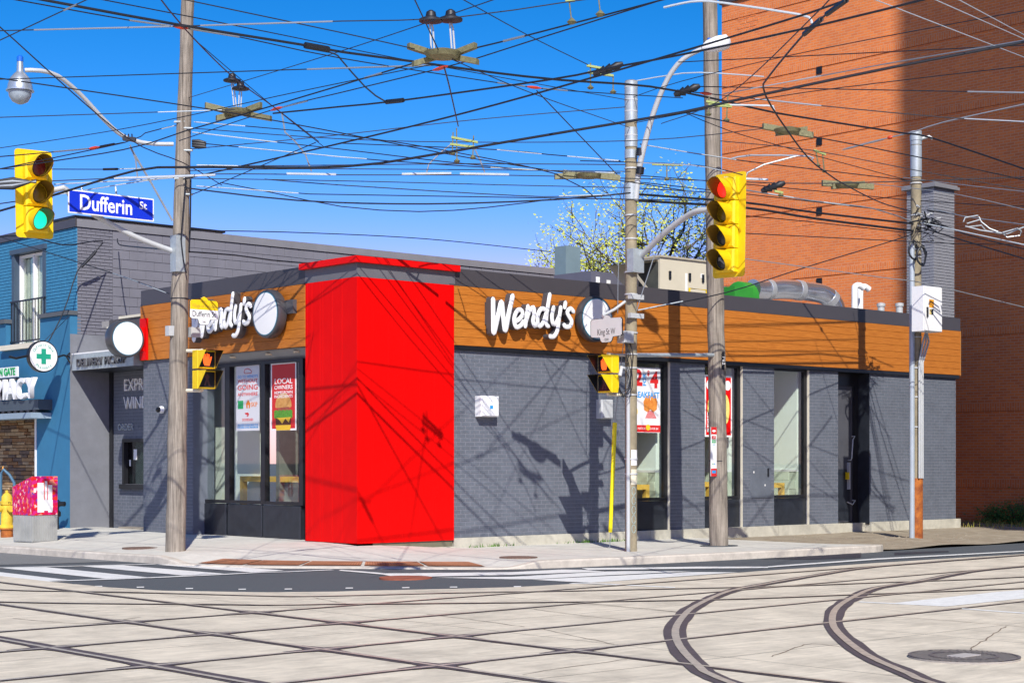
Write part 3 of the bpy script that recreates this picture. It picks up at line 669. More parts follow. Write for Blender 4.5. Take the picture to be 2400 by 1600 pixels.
# ------------------------------------------------ interior seen through the glass
ib = MB(); ib.box(.5, XE-.35, .42, 9.0, .1, .16); inte = ib.build('interior_floor', mat('floor_tile', (.3, .27, .22), .6), rest)
ib = MB(); ib.box(.5, XE-.35, .42, 9.0, 3.6, 3.68); ib.build('interior_ceiling', mat('ceiling_tile', (.32, .33, .28), .9), rest)
yi = 2.3
for k, (a, b) in enumerate([(W1[1]-.1, W1[1]+.05), (W2[1]-.1, W2[1]+.05), (W3[1]-.05, W3[1]+.1)]):
    ib = MB(); ib.box(a, b, YB+.3, 2.6, 1.35, 3.6); pw_ = ib.build('interior_partition', mint, rest); ib = MB(); ib.box(a-.015, b+.015, YB+.3, 2.6, .16, 1.3); ib.build('dado', grout, pw_)
    h = .19
    for r in range(6):
        for t in range(7):
            y = YB+.31+t*.38-(.19 if r % 2 else 0)
            if y+.37 > 2.6 or y < YB+.3: continue
            MB().box(a-.022, a-.014, y+.004, y+.372, .17+r*h, .17+(r+1)*h-.006).build('wall_tile', tile_m, pw_)
    ib = MB(); ib.box(a-.025, b+.02, YB+.3, 2.6, 1.3, 1.35); ib.build('dado_rail', white_m, pw_)
ib = MB(); ib.box(.6, XE-.4, 3.2, 3.3, .16, 3.6); ib.build('interior_back_wall', mat('back_wall', (.16, .17, .15), .8, var=.3, scale=2), rest)
ib = MB(); ib.box(.9, 1.0, 4.3, 9, .16, 3.6); ib.build('interior_side_wall', mint, rest)
def table(name, lab, x0, x1, y0, y1, zt):
    t = thing(name, lab, 'table', (x0, y0, .16))
    MB().box(x0, x1, y0, y1, zt-.1, zt).build('table_top', oak, t)
    for X in (x0, x1-.1):
        for Y in (y0, y1-.1): MB().box(X, X+.1, Y, Y+.1, .16, zt-.101).build('leg', oak, t)
table('counter_table', 'long light oak counter table behind the shop window panes', .62, 1.05, 1.75, 4.55, 1.24)
table('oak_table', 'small oak table inside the window next to the grey pole', W1[0]+.35, W1[0]+.95, .45, 1.0, 1.06)
table('oak_table', 'small oak table inside the window behind the bus stop pole', W2[0]+.1, W2[0]+.6, .4, .95, 1.1)
table('oak_table', 'small oak table in the window left of the side door', W3[0]+.3, W3[0]+.75, .4, .9, 1.06)
for k, (x, y) in enumerate([(1.5, 2.2), (1.6, 3.4), (W1[0]+.5, 2.2)]):
    t = thing('chair', ['dark chair behind the counter table, nearer the red tower', 'dark chair behind the counter table, nearer the pole', 'dark chair inside the window beside the grey pole'][k], 'chair', (x, y, .16), 'dark restaurant chairs')
    MB().box(x, x+.42, y, y+.42, .6, .65).build('seat', dark_int, t); MB().box(x+.37, x+.42, y, y+.42, .65, 1.15).build('backrest', dark_int, t)
    for X in (x, x+.37):
        for Y in (y, y+.37): MB().box(X, X+.05, Y, Y+.05, .16, .6).build('leg', black_metal, t)

# ------------------------------------------------ posters in the windows (flat prints)
def poster(name, lab, M, a0, a1, b0, b1, base, rim=None):
    t = thing(name, lab, 'poster', M @ Vector((a0, b0, 0)))
    mb = MB(M); mb.box(a0, a1, b0, b1, 0, .004); mb.build('sheet', rim or base, t)
    if rim: mb = MB(M); r = .035; mb.box(a0+r, a1-r, b0+r, b1-r, .0042, .006); mb.build('print_area', base, t)
    return t
def burger(M, a, b, s, par, c=.007):
    def sh(P, m, k, n): mb = MB(M); mb.prism([(a+x*s, b+y*s) for x, y in P], c+k*.0012, c+k*.0012+.001); mb.build(n, m, par)
    bun = mat('bun', (.5, .22, .05), .6, col2=(.7, .38, .12), scale=12); pat = mat('patty', (.1, .035, .015), .7, var=.4, scale=30); let = mat('lettuce', (.1, .3, .03), .6, var=.5, scale=40); chz = mat('cheese', (.8, .5, .03), .5); bac = mat('bacon', (.35, .08, .05), .6, var=.4, scale=30)
    sh([(-.42, .2)]+[(-.45*math.cos(t*math.pi/12), .24+.42*math.sin(t*math.pi/12)) for t in range(13)]+[(.42, .2)], bun, 0, 'bun_top')
    sh([(-.42, .1), (-.3, .2), (.3, .22), (.42, .12), (.3, .08), (-.3, .05)], bac, 1, 'bacon'); 
    sh([(-.5, -.02)]+[(-.5+k*.1, .1+(.04 if k % 2 else 0)) for k in range(11)]+[(.5-k*.1, -.1-(.05 if k % 2 else 0)) for k in range(11)], let, 2, 'lettuce')
    sh([(-.42, -.12), (.42, -.12), (.4, -.36), (-.4, -.36)], pat, 3, 'patty'); sh([(-.4, -.12), (.42, -.1), (.3, -.26), (.12, -.14), (-.05, -.3), (-.25, -.15)], chz, 4, 'cheese'); sh([(-.42, -.34), (.42, -.34), (.38, -.5), (-.38, -.5)], chz, 4, 'cheese')
Mp = frame((XG+.002-.06, 0, 0), 'D'); Mp = frame((XG-.002, 0, 0), 'D')
def pD(zx, zy): p = onx(430+zx/3.137, 780+zy/3.137, XG-.01); return -p.y, p.z
a0, b1 = pD(386, 240); a1, b0 = pD(557, 716); po = poster('delivery_poster', 'white poster with red and blue capitals in the middle pane of the shop window', Mp, a0, a1, b0, b1, mat('poster_white', (.66, .66, .7), .5, var=.02))
W_ = a1-a0; Hh = b1-b0; ac = (a0+a1)/2
def pt(s, f, size, m, wf, **k): text(s, Mp, ac+k.get('dx', 0), b0+Hh*f, size, m, po, 'print', .0008, .0045, width=W_*wf, bold=size*.012, sy=k.get('sy', 1))
zf = Hh/.82
pt("GO TO WENDY'S", .82, .046*zf, txt_blue, .86); pt('WITHOUT', .752, .062*zf, txt_red, .86); pt('GOING', .653, .09*zf, txt_red, .86); pt('ANYWHERE', .55, .06*zf, txt_red, .86)
pt('SKIP', .39, .12, txt_orange, .27, dx=W_*.28); pt('DOORDASH', .165, .07, txt_red, .46, bold=.001); pt('DELIVERY AVAILABLE FOR', .085, .05, txt_blue, .88); pt('ORDERS OVER MINIMUM', .05, .05, txt_blue, .88)
mb = MB(Mp); mb.box(a0+W_*.08, a0+W_*.31, b0+Hh*.335, b0+Hh*.46, .0045, .006); mb.build('green_square', txt_green, po)
mb = MB(Mp); mb.prism([(a0+W_*x, b0+Hh*y) for x, y in [(.43, .41), (.52, .47), (.62, .41), (.6, .34), (.55, .34), (.55, .39), (.5, .39), (.5, .34), (.45, .34)]], .0045, .006); mb.build('house_mark', txt_orange, po)
mb = MB(Mp); mb.prism([(a0+W_*x, b0+Hh*y) for x, y in [(.37, .27), (.52, .275), (.56, .25), (.52, .215), (.45, .215), (.5, .24), (.42, .245)]], .0045, .006); mb.build('swoosh_mark', txt_red, po)
mb = MB(Mp); mb.tube([(a0+W_*x, b0+Hh*y, .006) for x, y in [(.38, .87), (.35, .89), (.38, .93), (.48, .94), (.6, .925), (.68, .895), (.66, .87), (.38, .87)]], .006, 4); mb.build('car_outline', txt_red, po)
a0, b1 = pD(642, 222); a1, b0 = pD(828, 714); po = poster('burger_poster', 'red poster with a cheeseburger in the pane beside the red tower', Mp, a0, a1, b0, b1, txt_red, txt_white)
W_ = a1-a0; Hh = b1-b0; ac = (a0+a1)/2
def pt2(s, f, size, m, wf): text(s, Mp, ac, b0+Hh*f, size, m, po, 'print', .0008, .0065, width=W_*wf, bold=size*.012)
zf = Hh/.82
pt2('LOCAL', .72, .095*zf, txt_white, .7); pt2('OWNERS', .63, .07*zf, txt_white, .72); pt2('HOMEGROWN', .555, .052*zf, txt_white, .72); pt2('INGREDIENTS', .498, .05*zf, txt_white, .72)
burger(Mp, ac, b0+Hh*.24, W_*.72, po)
# King-side posters
Mq = frame((0, YB+.1, 0), 'K'); YQ = YB+.095
def pK(u, v): p = ony(u, v, YQ); return p.x, p.z
a1, b1 = pK(1400+445/3.016, 780+250/3.016); b0 = pK(1540, 780+705/3.016)[1]; a0 = a1-.92
po = poster('breakfast_poster', 'white breakfast poster in the window behind the grey concrete pole', Mq, a0, a1, b0, b1, mat('poster_white2', (.75, .75, .77), .5, var=.02)); Hh = b1-b0
text('2', Mq, a1-.62, b1-.22, .42, txt_red, po, 'print', .0008, .0045, bold=.02); text('4', Mq, a1-.17, b1-.25, .42, txt_red, po, 'print', .0008, .0045, bold=.02); text('$', Mq, a1-.34, b1-.11, .13, txt_red, po, 'print', .0008, .0045, bold=.006)
text('FOR', Mq, a1-.445, b1-.24, .13, txt_blue, po, 'print', .0008, .0045, rot=math.pi/2, bold=.004); text('BREAKFAST', Mq, a1-.42, b1-.54, .16, txt_blue, po, 'print', .0008, .0045, width=.78, bold=.004)
mb = MB(Mq); mb.prism([(a1-.28+x*.2, b0+Hh*.44+y*.2) for x, y in [(-.9, -.6), (-1, .2), (-.6, .8), (-.1, .9), (0, .3), (.15, .9), (.7, .85), (1, .2), (.9, -.5), (.4, -.8), (0, -.5), (-.4, -.8)]], .0045, .0055); mb.build('pastry_print', mat('croissant', (.6, .16, .02), .6, col2=(.75, .32, .06), scale=14), po)
mb = MB(Mq)
for k in range(9):
    t = -1.2+.3*k; mb.prism([(a1-.28+t*.12, b0+Hh*.22), (a1-.28+t*.12+.025, b0+Hh*.22), (a1-.28+t*.05+.01, b0+Hh*.34), (a1-.28+t*.05, b0+Hh*.34)], .0045, .0055)
mb.build('ray_print', txt_red, po); mb = MB(Mq); mb.box(a0, a1, b0+.01, b0+Hh*.115, .0045, .0055); mb.build('red_strip', txt_red, po)
mb = MB(Mq); mb.prism(disc(.11, 20, a1-.75, b0+Hh*.32), .0045, .0055); mb.build('egg_print', mat('egg', (.85, .6, .05), .5), po); mb = MB(Mq); mb.prism(disc(.06, 12, a1-.35, b0+Hh*.08), .0056, .0066); mb.build('cup_print', mat('cup', (.85, .55, .02), .5), po)
text('2 FOR $4', Mq, a1-.18, b0+Hh*.06, .06, txt_white, po, 'print', .0008, .0057); text('MIX & MATCH', Mq, a1-.62, b0+Hh*.06, .06, txt_white, po, 'print', .0008, .0057)
a0, b1 = pK(1560+328/3.565, 880-8/3.565); a1, _ = pK(1560+555/3.565, 880); b0 = pK(1700, 880+512/3.565)[1]
po = poster('red_food_poster', 'red poster with white border in the window behind the bus stop pole', Mq, a0, a1, b0, b1, red_paint, txt_white); Hh = b1-b0
mb = MB(Mq); mb.prism(disc(.2, 24, a0+.2, b0+Hh*.45, .6, 1.5), .0065, .0075); mb.prism(disc(.2, 24, a1-.2, b0+Hh*.45, .6, 1.5), .0065, .0075); mb.build('food_print', mat('egg2', (.85, .72, .2), .5, var=.3, scale=10), po)
mb = MB(Mq); mb.prism(disc(.1, 20, a0+.14, b1-.2), .0065, .0075); mb.prism(disc(.1, 20, a1-.14, b1-.2), .0065, .0075); mb.box(a0+.07, a0+.17, b0+.1, b0+.5, .0065, .0075); mb.build('white_print', txt_white, po)
text('NEW', Mq, a0+.12, b0+.3, .12, txt_red, po, 'print', .0006, .0078, rot=math.pi/2); text('EGG', Mq, ac, b1-.2, .0001, txt_white, po, 'print', .0001, .0078) if False else None

# ------------------------------------------------ wall boxes, pipe guard, camera
def wallbox(name, lab, u0, u1, v0, v1, d, m, cat='box'):
    p = ony(u0, v1, YB); q = ony(u1, v0, YB); t = thing(name, lab, cat, (p.x, YB, p.z))
    mb = MB(frame((0, YB, 0), 'K')); mb.bbox(p.x, q.x, p.z, q.z, .004, d, .02); mb.build('case', m, t); return t, p, q
t, p, q = wallbox('wall_box', 'white square box mounted on the grey brick wall right of the tower', 1113, 1155, 929, 976, .18, white_p)
mb = MB(frame((0, YB, 0), 'K')); mb.box(p.x+.2, p.x+.27, p.z+.14, p.z+.2, .18, .183); mb.build('sticker', txt_blue, t)
wallbox('wall_box', 'small pale grey box on the wall left of the concrete pole', 1397, 1424, 937, 981, .16, galv_lt)
# ------------------------------------------------ script sign, drawn as rounded strokes
GLY = [[(1035, 585), (1036, 700), (1040, 812), (1068, 700), (1092, 605), (1104, 700), (1118, 795), (1142, 680), (1168, 562)],
       [(1182, 738), (1215, 718), (1236, 685), (1222, 655), (1195, 668), (1178, 720), (1190, 772), (1220, 765), (1244, 735)],
       [(1272, 632), (1262, 700), (1254, 768)], [(1256, 745), (1280, 670), (1308, 640), (1314, 680), (1306, 735), (1318, 765), (1338, 745)],
       [(1392, 655), (1362, 650), (1340, 690), (1338, 745), (1352, 768), (1376, 740), (1396, 680)], [(1420, 552), (1404, 650), (1394, 745), (1410, 768)],
       [(1446, 640), (1434, 700), (1442, 752), (1464, 745), (1482, 700)], [(1494, 640), (1482, 720), (1470, 800), (1446, 838), (1420, 836)],
       [(1526, 606), (1521, 640)], [(1580, 668), (1560, 648), (1538, 672), (1552, 705), (1568, 735), (1556, 768), (1528, 772), (1516, 758)]]
YS = -.2
def g2(p): q = ony(800+p[0]/2.904, 500+p[1]/2.904, YS); return (q.x, q.z)
GL2 = [[g2(p) for p in g] for g in GLY]
gx0 = min(p[0] for g in GL2 for p in g); gx1 = max(p[0] for g in GL2 for p in g)
def script_sign(lab, M, shift):
    t = thing('script_sign', lab, 'sign', M @ Vector((shift+gx0, 3.6, 0)))
    for gi, g in enumerate(GL2):
        P = smooth_path([(p[0]+shift, p[1]) for p in g], .03) if len(g) > 2 else [Vector((p[0]+shift, p[1], 0)) for p in g]
        r = .052 if gi == 0 else .045
        mb = MB(M)                           # letter return (sides) with rounded ends
        n = len(P); ring = []
        for i in range(n):
            d = P[min(i+1, n-1)]-P[max(i-1, 0)]; d.normalize(); ring.append((P[i], Vector((-d.y, d.x, 0))))
        d0 = (P[1]-P[0]).normalized(); d1 = (P[-1]-P[-2]).normalized()
        out = [p+nn*r for p, nn in ring]+[P[-1]+(ring[-1][1]*math.cos(a)+d1*math.sin(a))*r for a in (.5, 1.05, 1.57, 2.1, 2.64)]+[p-nn*r for p, nn in ring[::-1]]+[P[0]+(-ring[0][1]*math.cos(a)-d0*math.sin(a))*r for a in (.5, 1.05, 1.57, 2.1, 2.64)]
        mb.add([(p.x, p.y, .06) for p in out]+[(p.x, p.y, .19+gi*.0008) for p in out], [(i, (i+1) % len(out), len(out)+(i+1) % len(out), len(out)+i) for i in range(len(out))])
        ro = mb.build('letter', sign_return, t)
        fb = MB(M)                           # puffed white face
        ext = [P[0]-d0*r*.8]+P+[P[-1]+d1*r*.8]; rr = [r*.45]+[r*.97]*n+[r*.45]
        vs = []; k = 10
        for i, p in enumerate(ext):
            nn = ring[max(0, min(n-1, i-1))][1]
            for j in range(k+1):
                a = math.pi*j/k; vs.append((p.x+nn.x*math.cos(a)*rr[i], p.y+nn.y*math.cos(a)*rr[i], .191+gi*.0008+.028*math.sin(a)*rr[i]/r))
        fb.add(vs, [(i*(k+1)+j, i*(k+1)+j+1, (i+1)*(k+1)+j+1, (i+1)*(k+1)+j) for i in range(len(ext)-1) for j in range(k)])
        fb.build('letter_face', white_p, ro, True)
    mb = MB(M); mb.box(gx0+shift-.03, gx0+shift+.1, 3.95, 4.35, .0, .07); mb.box(gx0+shift+.1, gx1+shift-.05, 4.0, 4.1, .0, .062); mb.build('raceway', sign_return, t)
    return t
script_sign('white raised script sign reading the restaurant name on the King side fascia', K, 0)
sh = -onx(588, 740, -.2).y-gx1
script_sign('white raised script sign on the Dufferin side fascia, partly behind the wooden pole', DU, sh)
def round_sign(lab, M, a, b, R, c0, c1, back=False):
    t = thing('round_sign', lab, 'sign', M @ Vector((a, b-R, 0)))
    mb = MB(M); mb.lathe([(R*.98, c0), (R, c0+.02), (R, c1-.03), (R*.97, c1), (R*.9, c1+.004), (R*.9, c1-.02)], (a, b, 0), 40); mb.build('drum', mat('drum', (.09, .09, .1), .3, metal=.4), t, True)
    mb = MB(M); mb.lathe([(R*.895, c1-.015), (R*.895, c1+.006), (R*.86, c1+.007)], (a, b, 0), 40); mb.build('blue_rim', mat('rim_blue', (.03, .2, .3), .4), t)
    mb = MB(M); mb.lathe([(R*.86, c1-.012), (R*.86, c1+.009), (R*.6, c1+.016), (R*.02, c1+.02)], (a, b, 0), 40); mb.build('face', white_p, t, True)
    if back: mb = MB(M); mb.lathe([(R*.9, c0-.02), (R*.9, c0+.001)], (a, b, 0), 32); mb.build('back_face', white_p, t)
    return t
q = ony(1399, 747, -.22); t = round_sign('plain round white sign in a dark drum right of the King side script', K, q.x, q.z, .43, .07, .22)
MBt = MB(K); MBt.box(q.x-.2, q.x+.2, q.z-.2, q.z+.2, .0, .07); MBt.build('mount', sign_return, t)
q = onx(622, 735, -.24); t = round_sign('plain round white sign in a dark drum on the Dufferin side fascia', DU, -q.y, q.z, .43, .07, .24)
MBt = MB(DU); MBt.box(-q.y-.2, -q.y+.2, q.z-.2, q.z+.2, .0, .07); MBt.build('mount', sign_return, t); MBt = MB(DU); MBt.box(-q.y+.38, -q.y+.62, q.z-.02, q.z+.22, .0, .08); MBt.build('junction_box', sign_return, t)
# projecting drum sign (faces along Dufferin) with red bracket
yb_ = 7.0; q = ony(298, 793, yb_-.1); t = round_sign('round projecting drum sign with white face on a red bracket at the fascia end', K @ Matrix.Translation((0, 0, -yb_)), q.x, q.z, .37, -.12, .12, True)
mb = MB(); mb.box(q.x+.3, -.06, yb_-.05, yb_+.05, q.z-.22, q.z+.24); mb.box(-.06, -.008, yb_-.12, yb_+.12, q.z-.4, q.z+.42); mb.build('bracket', red_paint, t)
# dome camera on the pilaster
p = onx(381, 960, .02); t = thing('dome_camera', 'small white security camera on the pilaster beside the wooden pole', 'camera', p)
mb = MB(frame(p, 'D')); mb.lathe([(.07, 0), (.075, .03), (.06, .08)], (0, 0, 0), 16); mb.build('housing', white_p, t, True); mb = MB(frame(p, 'D')); mb.lathe([(.058, .08), (.05, .12), (.02, .14)], (0, 0, 0), 16); mb.build('dome', black_metal, t, True)
# ================================================================ GREY / BLUE TWO-STOREY BUILDING ON THE LEFT
YL = 9.88; ZG = 6.62
gb = thing('pharmacy_building', 'two-storey building with blue painted street front and grey painted side wall', 'building', (0, YL, 0))
xr = ony(1302, 624, YL).x; xb1 = ony(265, 600, YL).x
Kg = frame((0, YL, 0), 'K')
mb = MB(Kg); mb.box(.03, 24, 3.0, ZG-.17, -.3, -.012); mb.box(-.14, .03, -.1, 4.05, -.3, -.012); mb.box(.03, 2.6, -.1, 3.0, -.3, -.012); sidew = mb.build('side_wall', mat('grey_block_mortar', (.11, .11, .13), .85), gb, label='grey painted side wall of brick and concrete block')
bricks(Kg, .02, xb1-.01, 4.2, ZG-.17, [], .215, .0705, 0, mat('grey_side_brick', (.16, .16, .19), .75, var=.08, scale=5, bump=.3), sidew)
bricks(Kg, xb1, 24, 4.25, ZG-.17, [], .4, .2, 0, mat('grey_block', (.165, .165, .195), .8, var=.09, scale=2.2, bump=.3, bscale=70), sidew, 285, lambda c: c[0], .008, name='block')
mb = MB(Kg); mb.box(-.145, 2.6, -.1, 4.195, -.28, 0.0); mb.build('side_stucco', grey_stucco, gb)
mb = MB(Kg); mb.box(.0, 24, ZG-.165, ZG, -.3, .03); mb.build('side_coping', mat('coping_grey', (.2, .2, .22), .45), gb)
Db = frame((0, 0, 0), 'D')
Dl = frame((-.15, 0, 0), 'D')
wu0, wu1 = uy(30, 0), uy(108, 0); wz1 = onx(70, 590, 0).z; wz0 = onx(70, 806, 0).z
zl = onx(130, 742, -.15).z
mb = MB(Db); slab_with_holes(mb, -24, -YL-.06, zl, ZG-.17, [(-wu0, -wu1, wz0, wz1)], -.3, -.012); fw = mb.build('front_wall', blue_mortar, gb, label='blue painted brick upper front')
bricks(Db, -16.5, -YL-.004, zl, ZG-.17, [(-wu0, -wu1, wz0, wz1)], .215, .0705, 0, blue_brick, fw)
mb = MB(Db); mb.box(-24, -YL+.02, ZG-.165, ZG+.002, -.3, .035); mb.build('front_coping', dark_flash, gb)
os_ = uy(86, -.15); oz1 = onx(60, 975, -.15).z
mb = MB(Dl); slab_with_holes(mb, -24, -YL-.004, -.1, zl, [(-20, -os_, -.2, oz1), (-wu0-.02, -wu1+.02, wz0, zl+1)], -.25, 0); mb.build('front_stucco', blue_stucco, gb, label='smooth blue stucco lower front')
mb = MB(Dl); mb.box(-(wu1-.02), -YL+.03, zl+.002, zl+.09, -.16, .06); mb.box(-24, -wu0+.02, zl+.002, zl+.09, -.16, .06); mb.build('ledge', mat('ledge_dark', (.09, .1, .11), .6), gb)
# window with shutters-coloured surround and juliet rail
t = MB(Db); e = .12
t.box(-wu0, -wu0+e, wz0, wz1, -.2, .03); t.box(-wu1-e, -wu1, wz0, wz1, -.2, .03); t.box(-wu0-.04, -wu1+.04, wz1-.004, wz1+.1, -.2, .06); wn = t.build('window', mat('slate_frame', (.05, .08, .12), .5), gb)
t = MB(Db); wc = (-wu0-wu1)/2; t.box(-wu0+e, -wu0+e+.05, wz0, wz1-.02, -.2, -.1); t.box(wc-.03, wc+.03, wz0, wz1-.02, -.2, -.1); t.box(-wu1-e-.05, -wu1-e, wz0, wz1-.02, -.2, -.1); t.box(-wu0+e, -wu1-e, wz1-.08, wz1-.02, -.21, -.12); t.build('window_frame', white_m, wn)
t = MB(Db); t.box(-wu0+e, -wu1-e, wz0, wz1-.08, -.17, -.165); t.build('pane', GL, wn)
t = MB(Db); n = 16
for k in range(n):
    a = -wu0+e+(-wu1-e+wu0-e)*(k+.5)/n; t.box(a-.035, a+.035, wz0, wz1-.1, -.24-.02*(k % 2), -.22-.02*(k % 2))
t.build('blind_slats', mat('curtain', (.5, .55, .45), .8, col2=(.7, .72, .6), scale=8), wn); t = MB(Db); t.box(-wu0, -wu1, wz0, wz1, -.3, -.28); t.build('window_back', dark_int, wn)
t = MB(Db); rz = wz0+.95; t.box(-wu0-.02, -wu1+.02, rz, rz+.035, .02, .06); t.box(-wu0-.02, -wu1+.02, wz0+.06, wz0+.09, .02, .06)
for k in range(12):
    a = -wu0+(wu0-wu1)*k/11; t.box(a-.008, a+.008, wz0+.06, rz, .03, .046)
t.build('balcony_rail', black_metal, wn); t = MB(Dl); t.box(-wu0-.1, -wu1+.1, wz0-.12, wz0-.01, -.1, .12); t.build('window_ledge', cream, wn)
# storefront opening with ledge-stone cladding
t = MB(Dl); t.box(-20, -os_, oz1-.02, oz1+.12, -.2, .03); t.box(-os_-.06, -os_, -.1, oz1-.02, -.4, .02); t.build('opening_trim', white_m, gb)
Dst = frame((.35, 0, 0), 'D'); t = MB(Dst); t.box(-20, -os_+.2, -.1, 3.4, -.2, -.02); stn = t.build('stone_wall', mat('stone_mortar', (.03, .02, .015), .9), gb, label='brown ledge-stone cladding inside the shop entrance')
stone_ms = [mat('ledge_stone%d' % k, c, .8, var=.3, scale=7, bump=.5) for k, c in enumerate([(.2, .1, .04), (.28, .17, .08), (.12, .08, .06), (.34, .24, .14)])]
zz = .0
while zz < 2.6:
    h = random.uniform(.05, .1); a = -14.5
    while a < -os_+.2:
        wd = random.uniform(.2, .55); mb = MB(Dst); mb.bbox(a, min(a+wd-.008, -os_+.2), zz, zz+h-.008, -.05, random.uniform(.0, .045), .008); mb.build('stone', random.choice(stone_ms), stn); a += wd
    zz += h
# side standpipe at the blue corner
p = onsw(133, 1240); t = thing('standpipe', 'small black standpipe valve at the foot of the blue wall', 'pipe', p)
mb = MB(); mb.cyl(p, p+Vector((0, 0, .62)), .045); mb.build('pipe', black_metal, t, True); mb = MB(); mb.lathe([(.05, .25), (.085, .28), (.085, .36), (.05, .4)], p, 14); mb.lathe([(.05, .46), (.1, .5), (.1, .56), (.05, .6)], p, 14); mb.cyl(p+Vector((0, 0, .53)), p+Vector((.1, -.16, .53)), .05); mb.build('valve', black_metal, t, True)
# roof unit behind the grey coping
p0 = at(155, 500, 38); q0 = at(335, 520, 40); t = thing('rooftop_box', 'low beige box on the roof behind the blue street sign', 'roof unit', (p0.x, p0.y, ZG)); MB().box(.5, 4.2, YL+1.0, YL+2.2, ZG-.2, ZG+.18).build('case', cream, t); MB().box(.45, 4.25, YL+.95, YL+2.25, ZG+.181, ZG+.23).build('lid', black_metal, t)
# ---- pharmacy signs
Msg = frame((-.45, 0, 0), 'D')
zr = onx(60, 935, -.45).z
t = thing('pharmacy_sign', 'white block letters on a dark scalloped rail above the shop entrance', 'sign', (-.3, 13, zr))
ra = -uy(92, -.45)
mb = MB(); mb.box(-.48, -.15, -ra, 18, zr-.24, zr-.02); mb.build('rail', mat('rail_slate', (.06, .08, .1), .5), t)
mb = MB(Msg)
for k in range(26): mb.box(ra-.3*k-.2, ra-.3*k-.08, zr-.3, zr-.24, -.02, .05)
mb.build('scallops', black_metal, t)
mb = MB(); mb.box(-.62, -.1, -ra+.05, 18, zr-.42, zr-.3); mb.build('lower_ledge', mat('ledge_steel', (.25, .33, .4), .4), t)
for ch, u in (('Y', 78), ('C', 56), ('A', 34), ('M', 10), ('R', -12), ('A', -33), ('H', -55), ('P', -77)):
    text(ch, Msg, -uy(u, -.45), zr+.2, .62, white_p, t, 'letter', .05, .0, bold=.012)
t = thing('green_sign', 'small white and green letter sign above the block letters', 'sign', (-.3, 12.6, zr+.6))
zq = onx(20, 872, -.45).z
mb = MB(Msg); mb.box(-uy(-60, -.45), -uy(40, -.45), zq-.11, zq+.11, -.04, .0); mb.build('panel', white_p, t); text('DUFFERIN GATE', Msg, -uy(36, -.45), zq, .22, txt_green, t, 'lettering', .006, .0, align='RIGHT', bold=.006)
mb = MB(Msg); mb.box(-uy(-60, -.45), -uy(40, -.45), zq-.19, zq-.13, -.05, .02); mb.build('strut', black_metal, t)
# projecting round cross sign: disc facing along Dufferin
yc = onx(102, 835, -.75).y; q = ony(102, 835, yc-.06); Mc = K @ Matrix.Translation((0, 0, -yc)); R = .33
t = thing('round_cross_sign', 'round white pharmacy sign with a green cross hung from an iron bracket', 'sign', (q.x, yc, q.z-R))
mb = MB(Mc); mb.lathe([(R*.97, -.06), (R, -.05), (R, .05), (R*.97, .06)], (q.x, q.z, 0), 36); mb.build('rim', black_metal, t, True)
mb = MB(Mc); mb.lathe([(R*.92, .055), (R*.92, .066)], (q.x, q.z, 0), 36); mb.lathe([(R*.92, -.066), (R*.92, -.055)], (q.x, q.z, 0), 36); mb.build('face', white_p, t)
s = R*.155; L_ = R*.48; mb = MB(Mc); mb.prism([(q.x+a, q.z+b) for a, b in [(-s, -L_), (s, -L_), (s, -s), (L_, -s), (L_, s), (s, s), (s, L_), (-s, L_), (-s, s), (-L_, s), (-L_, -s), (-s, -s)]], .067, .072); mb.build('cross', mat('cross_green', (.01, .33, .2), .5), t)
for word, base, sg in (('Dufferin Gate', 90, -1), ('Pharmacy', 270, 1)):
    n = len(word)
    for k, ch in enumerate(word):
        an = math.radians(base+sg*(k-(n-1)/2)*(10 if sg < 0 else 11.5)); rr = R*.72
        text(ch, Mc, q.x+rr*math.cos(an), q.z+rr*math.sin(an), .085, mat('cross_green', (0, 0, 0)), t, 'letter', .001, .067, rot=an-math.pi/2 if sg < 0 else an+math.pi/2)
mb = MB(); mb.tube([(-.16, yc, q.z+.02), (-.3, yc, q.z+.05), (q.x+R, yc, q.z)], .02); mb.tube([(-.16, yc, q.z+.1), (-.25, yc-.03, q.z+.02), (-.16, yc, q.z-.1)], .018); mb.tube([(q.x-R, yc, q.z), (q.x-R-.25, yc, q.z-.06), (q.x-R-.4, yc, q.z-.03)], .025); mb.tube([(q.x+.05, yc, q.z+R), (-.16, yc, q.z+R+.55)], .006); mb.build('bracket', black_metal, t, True)

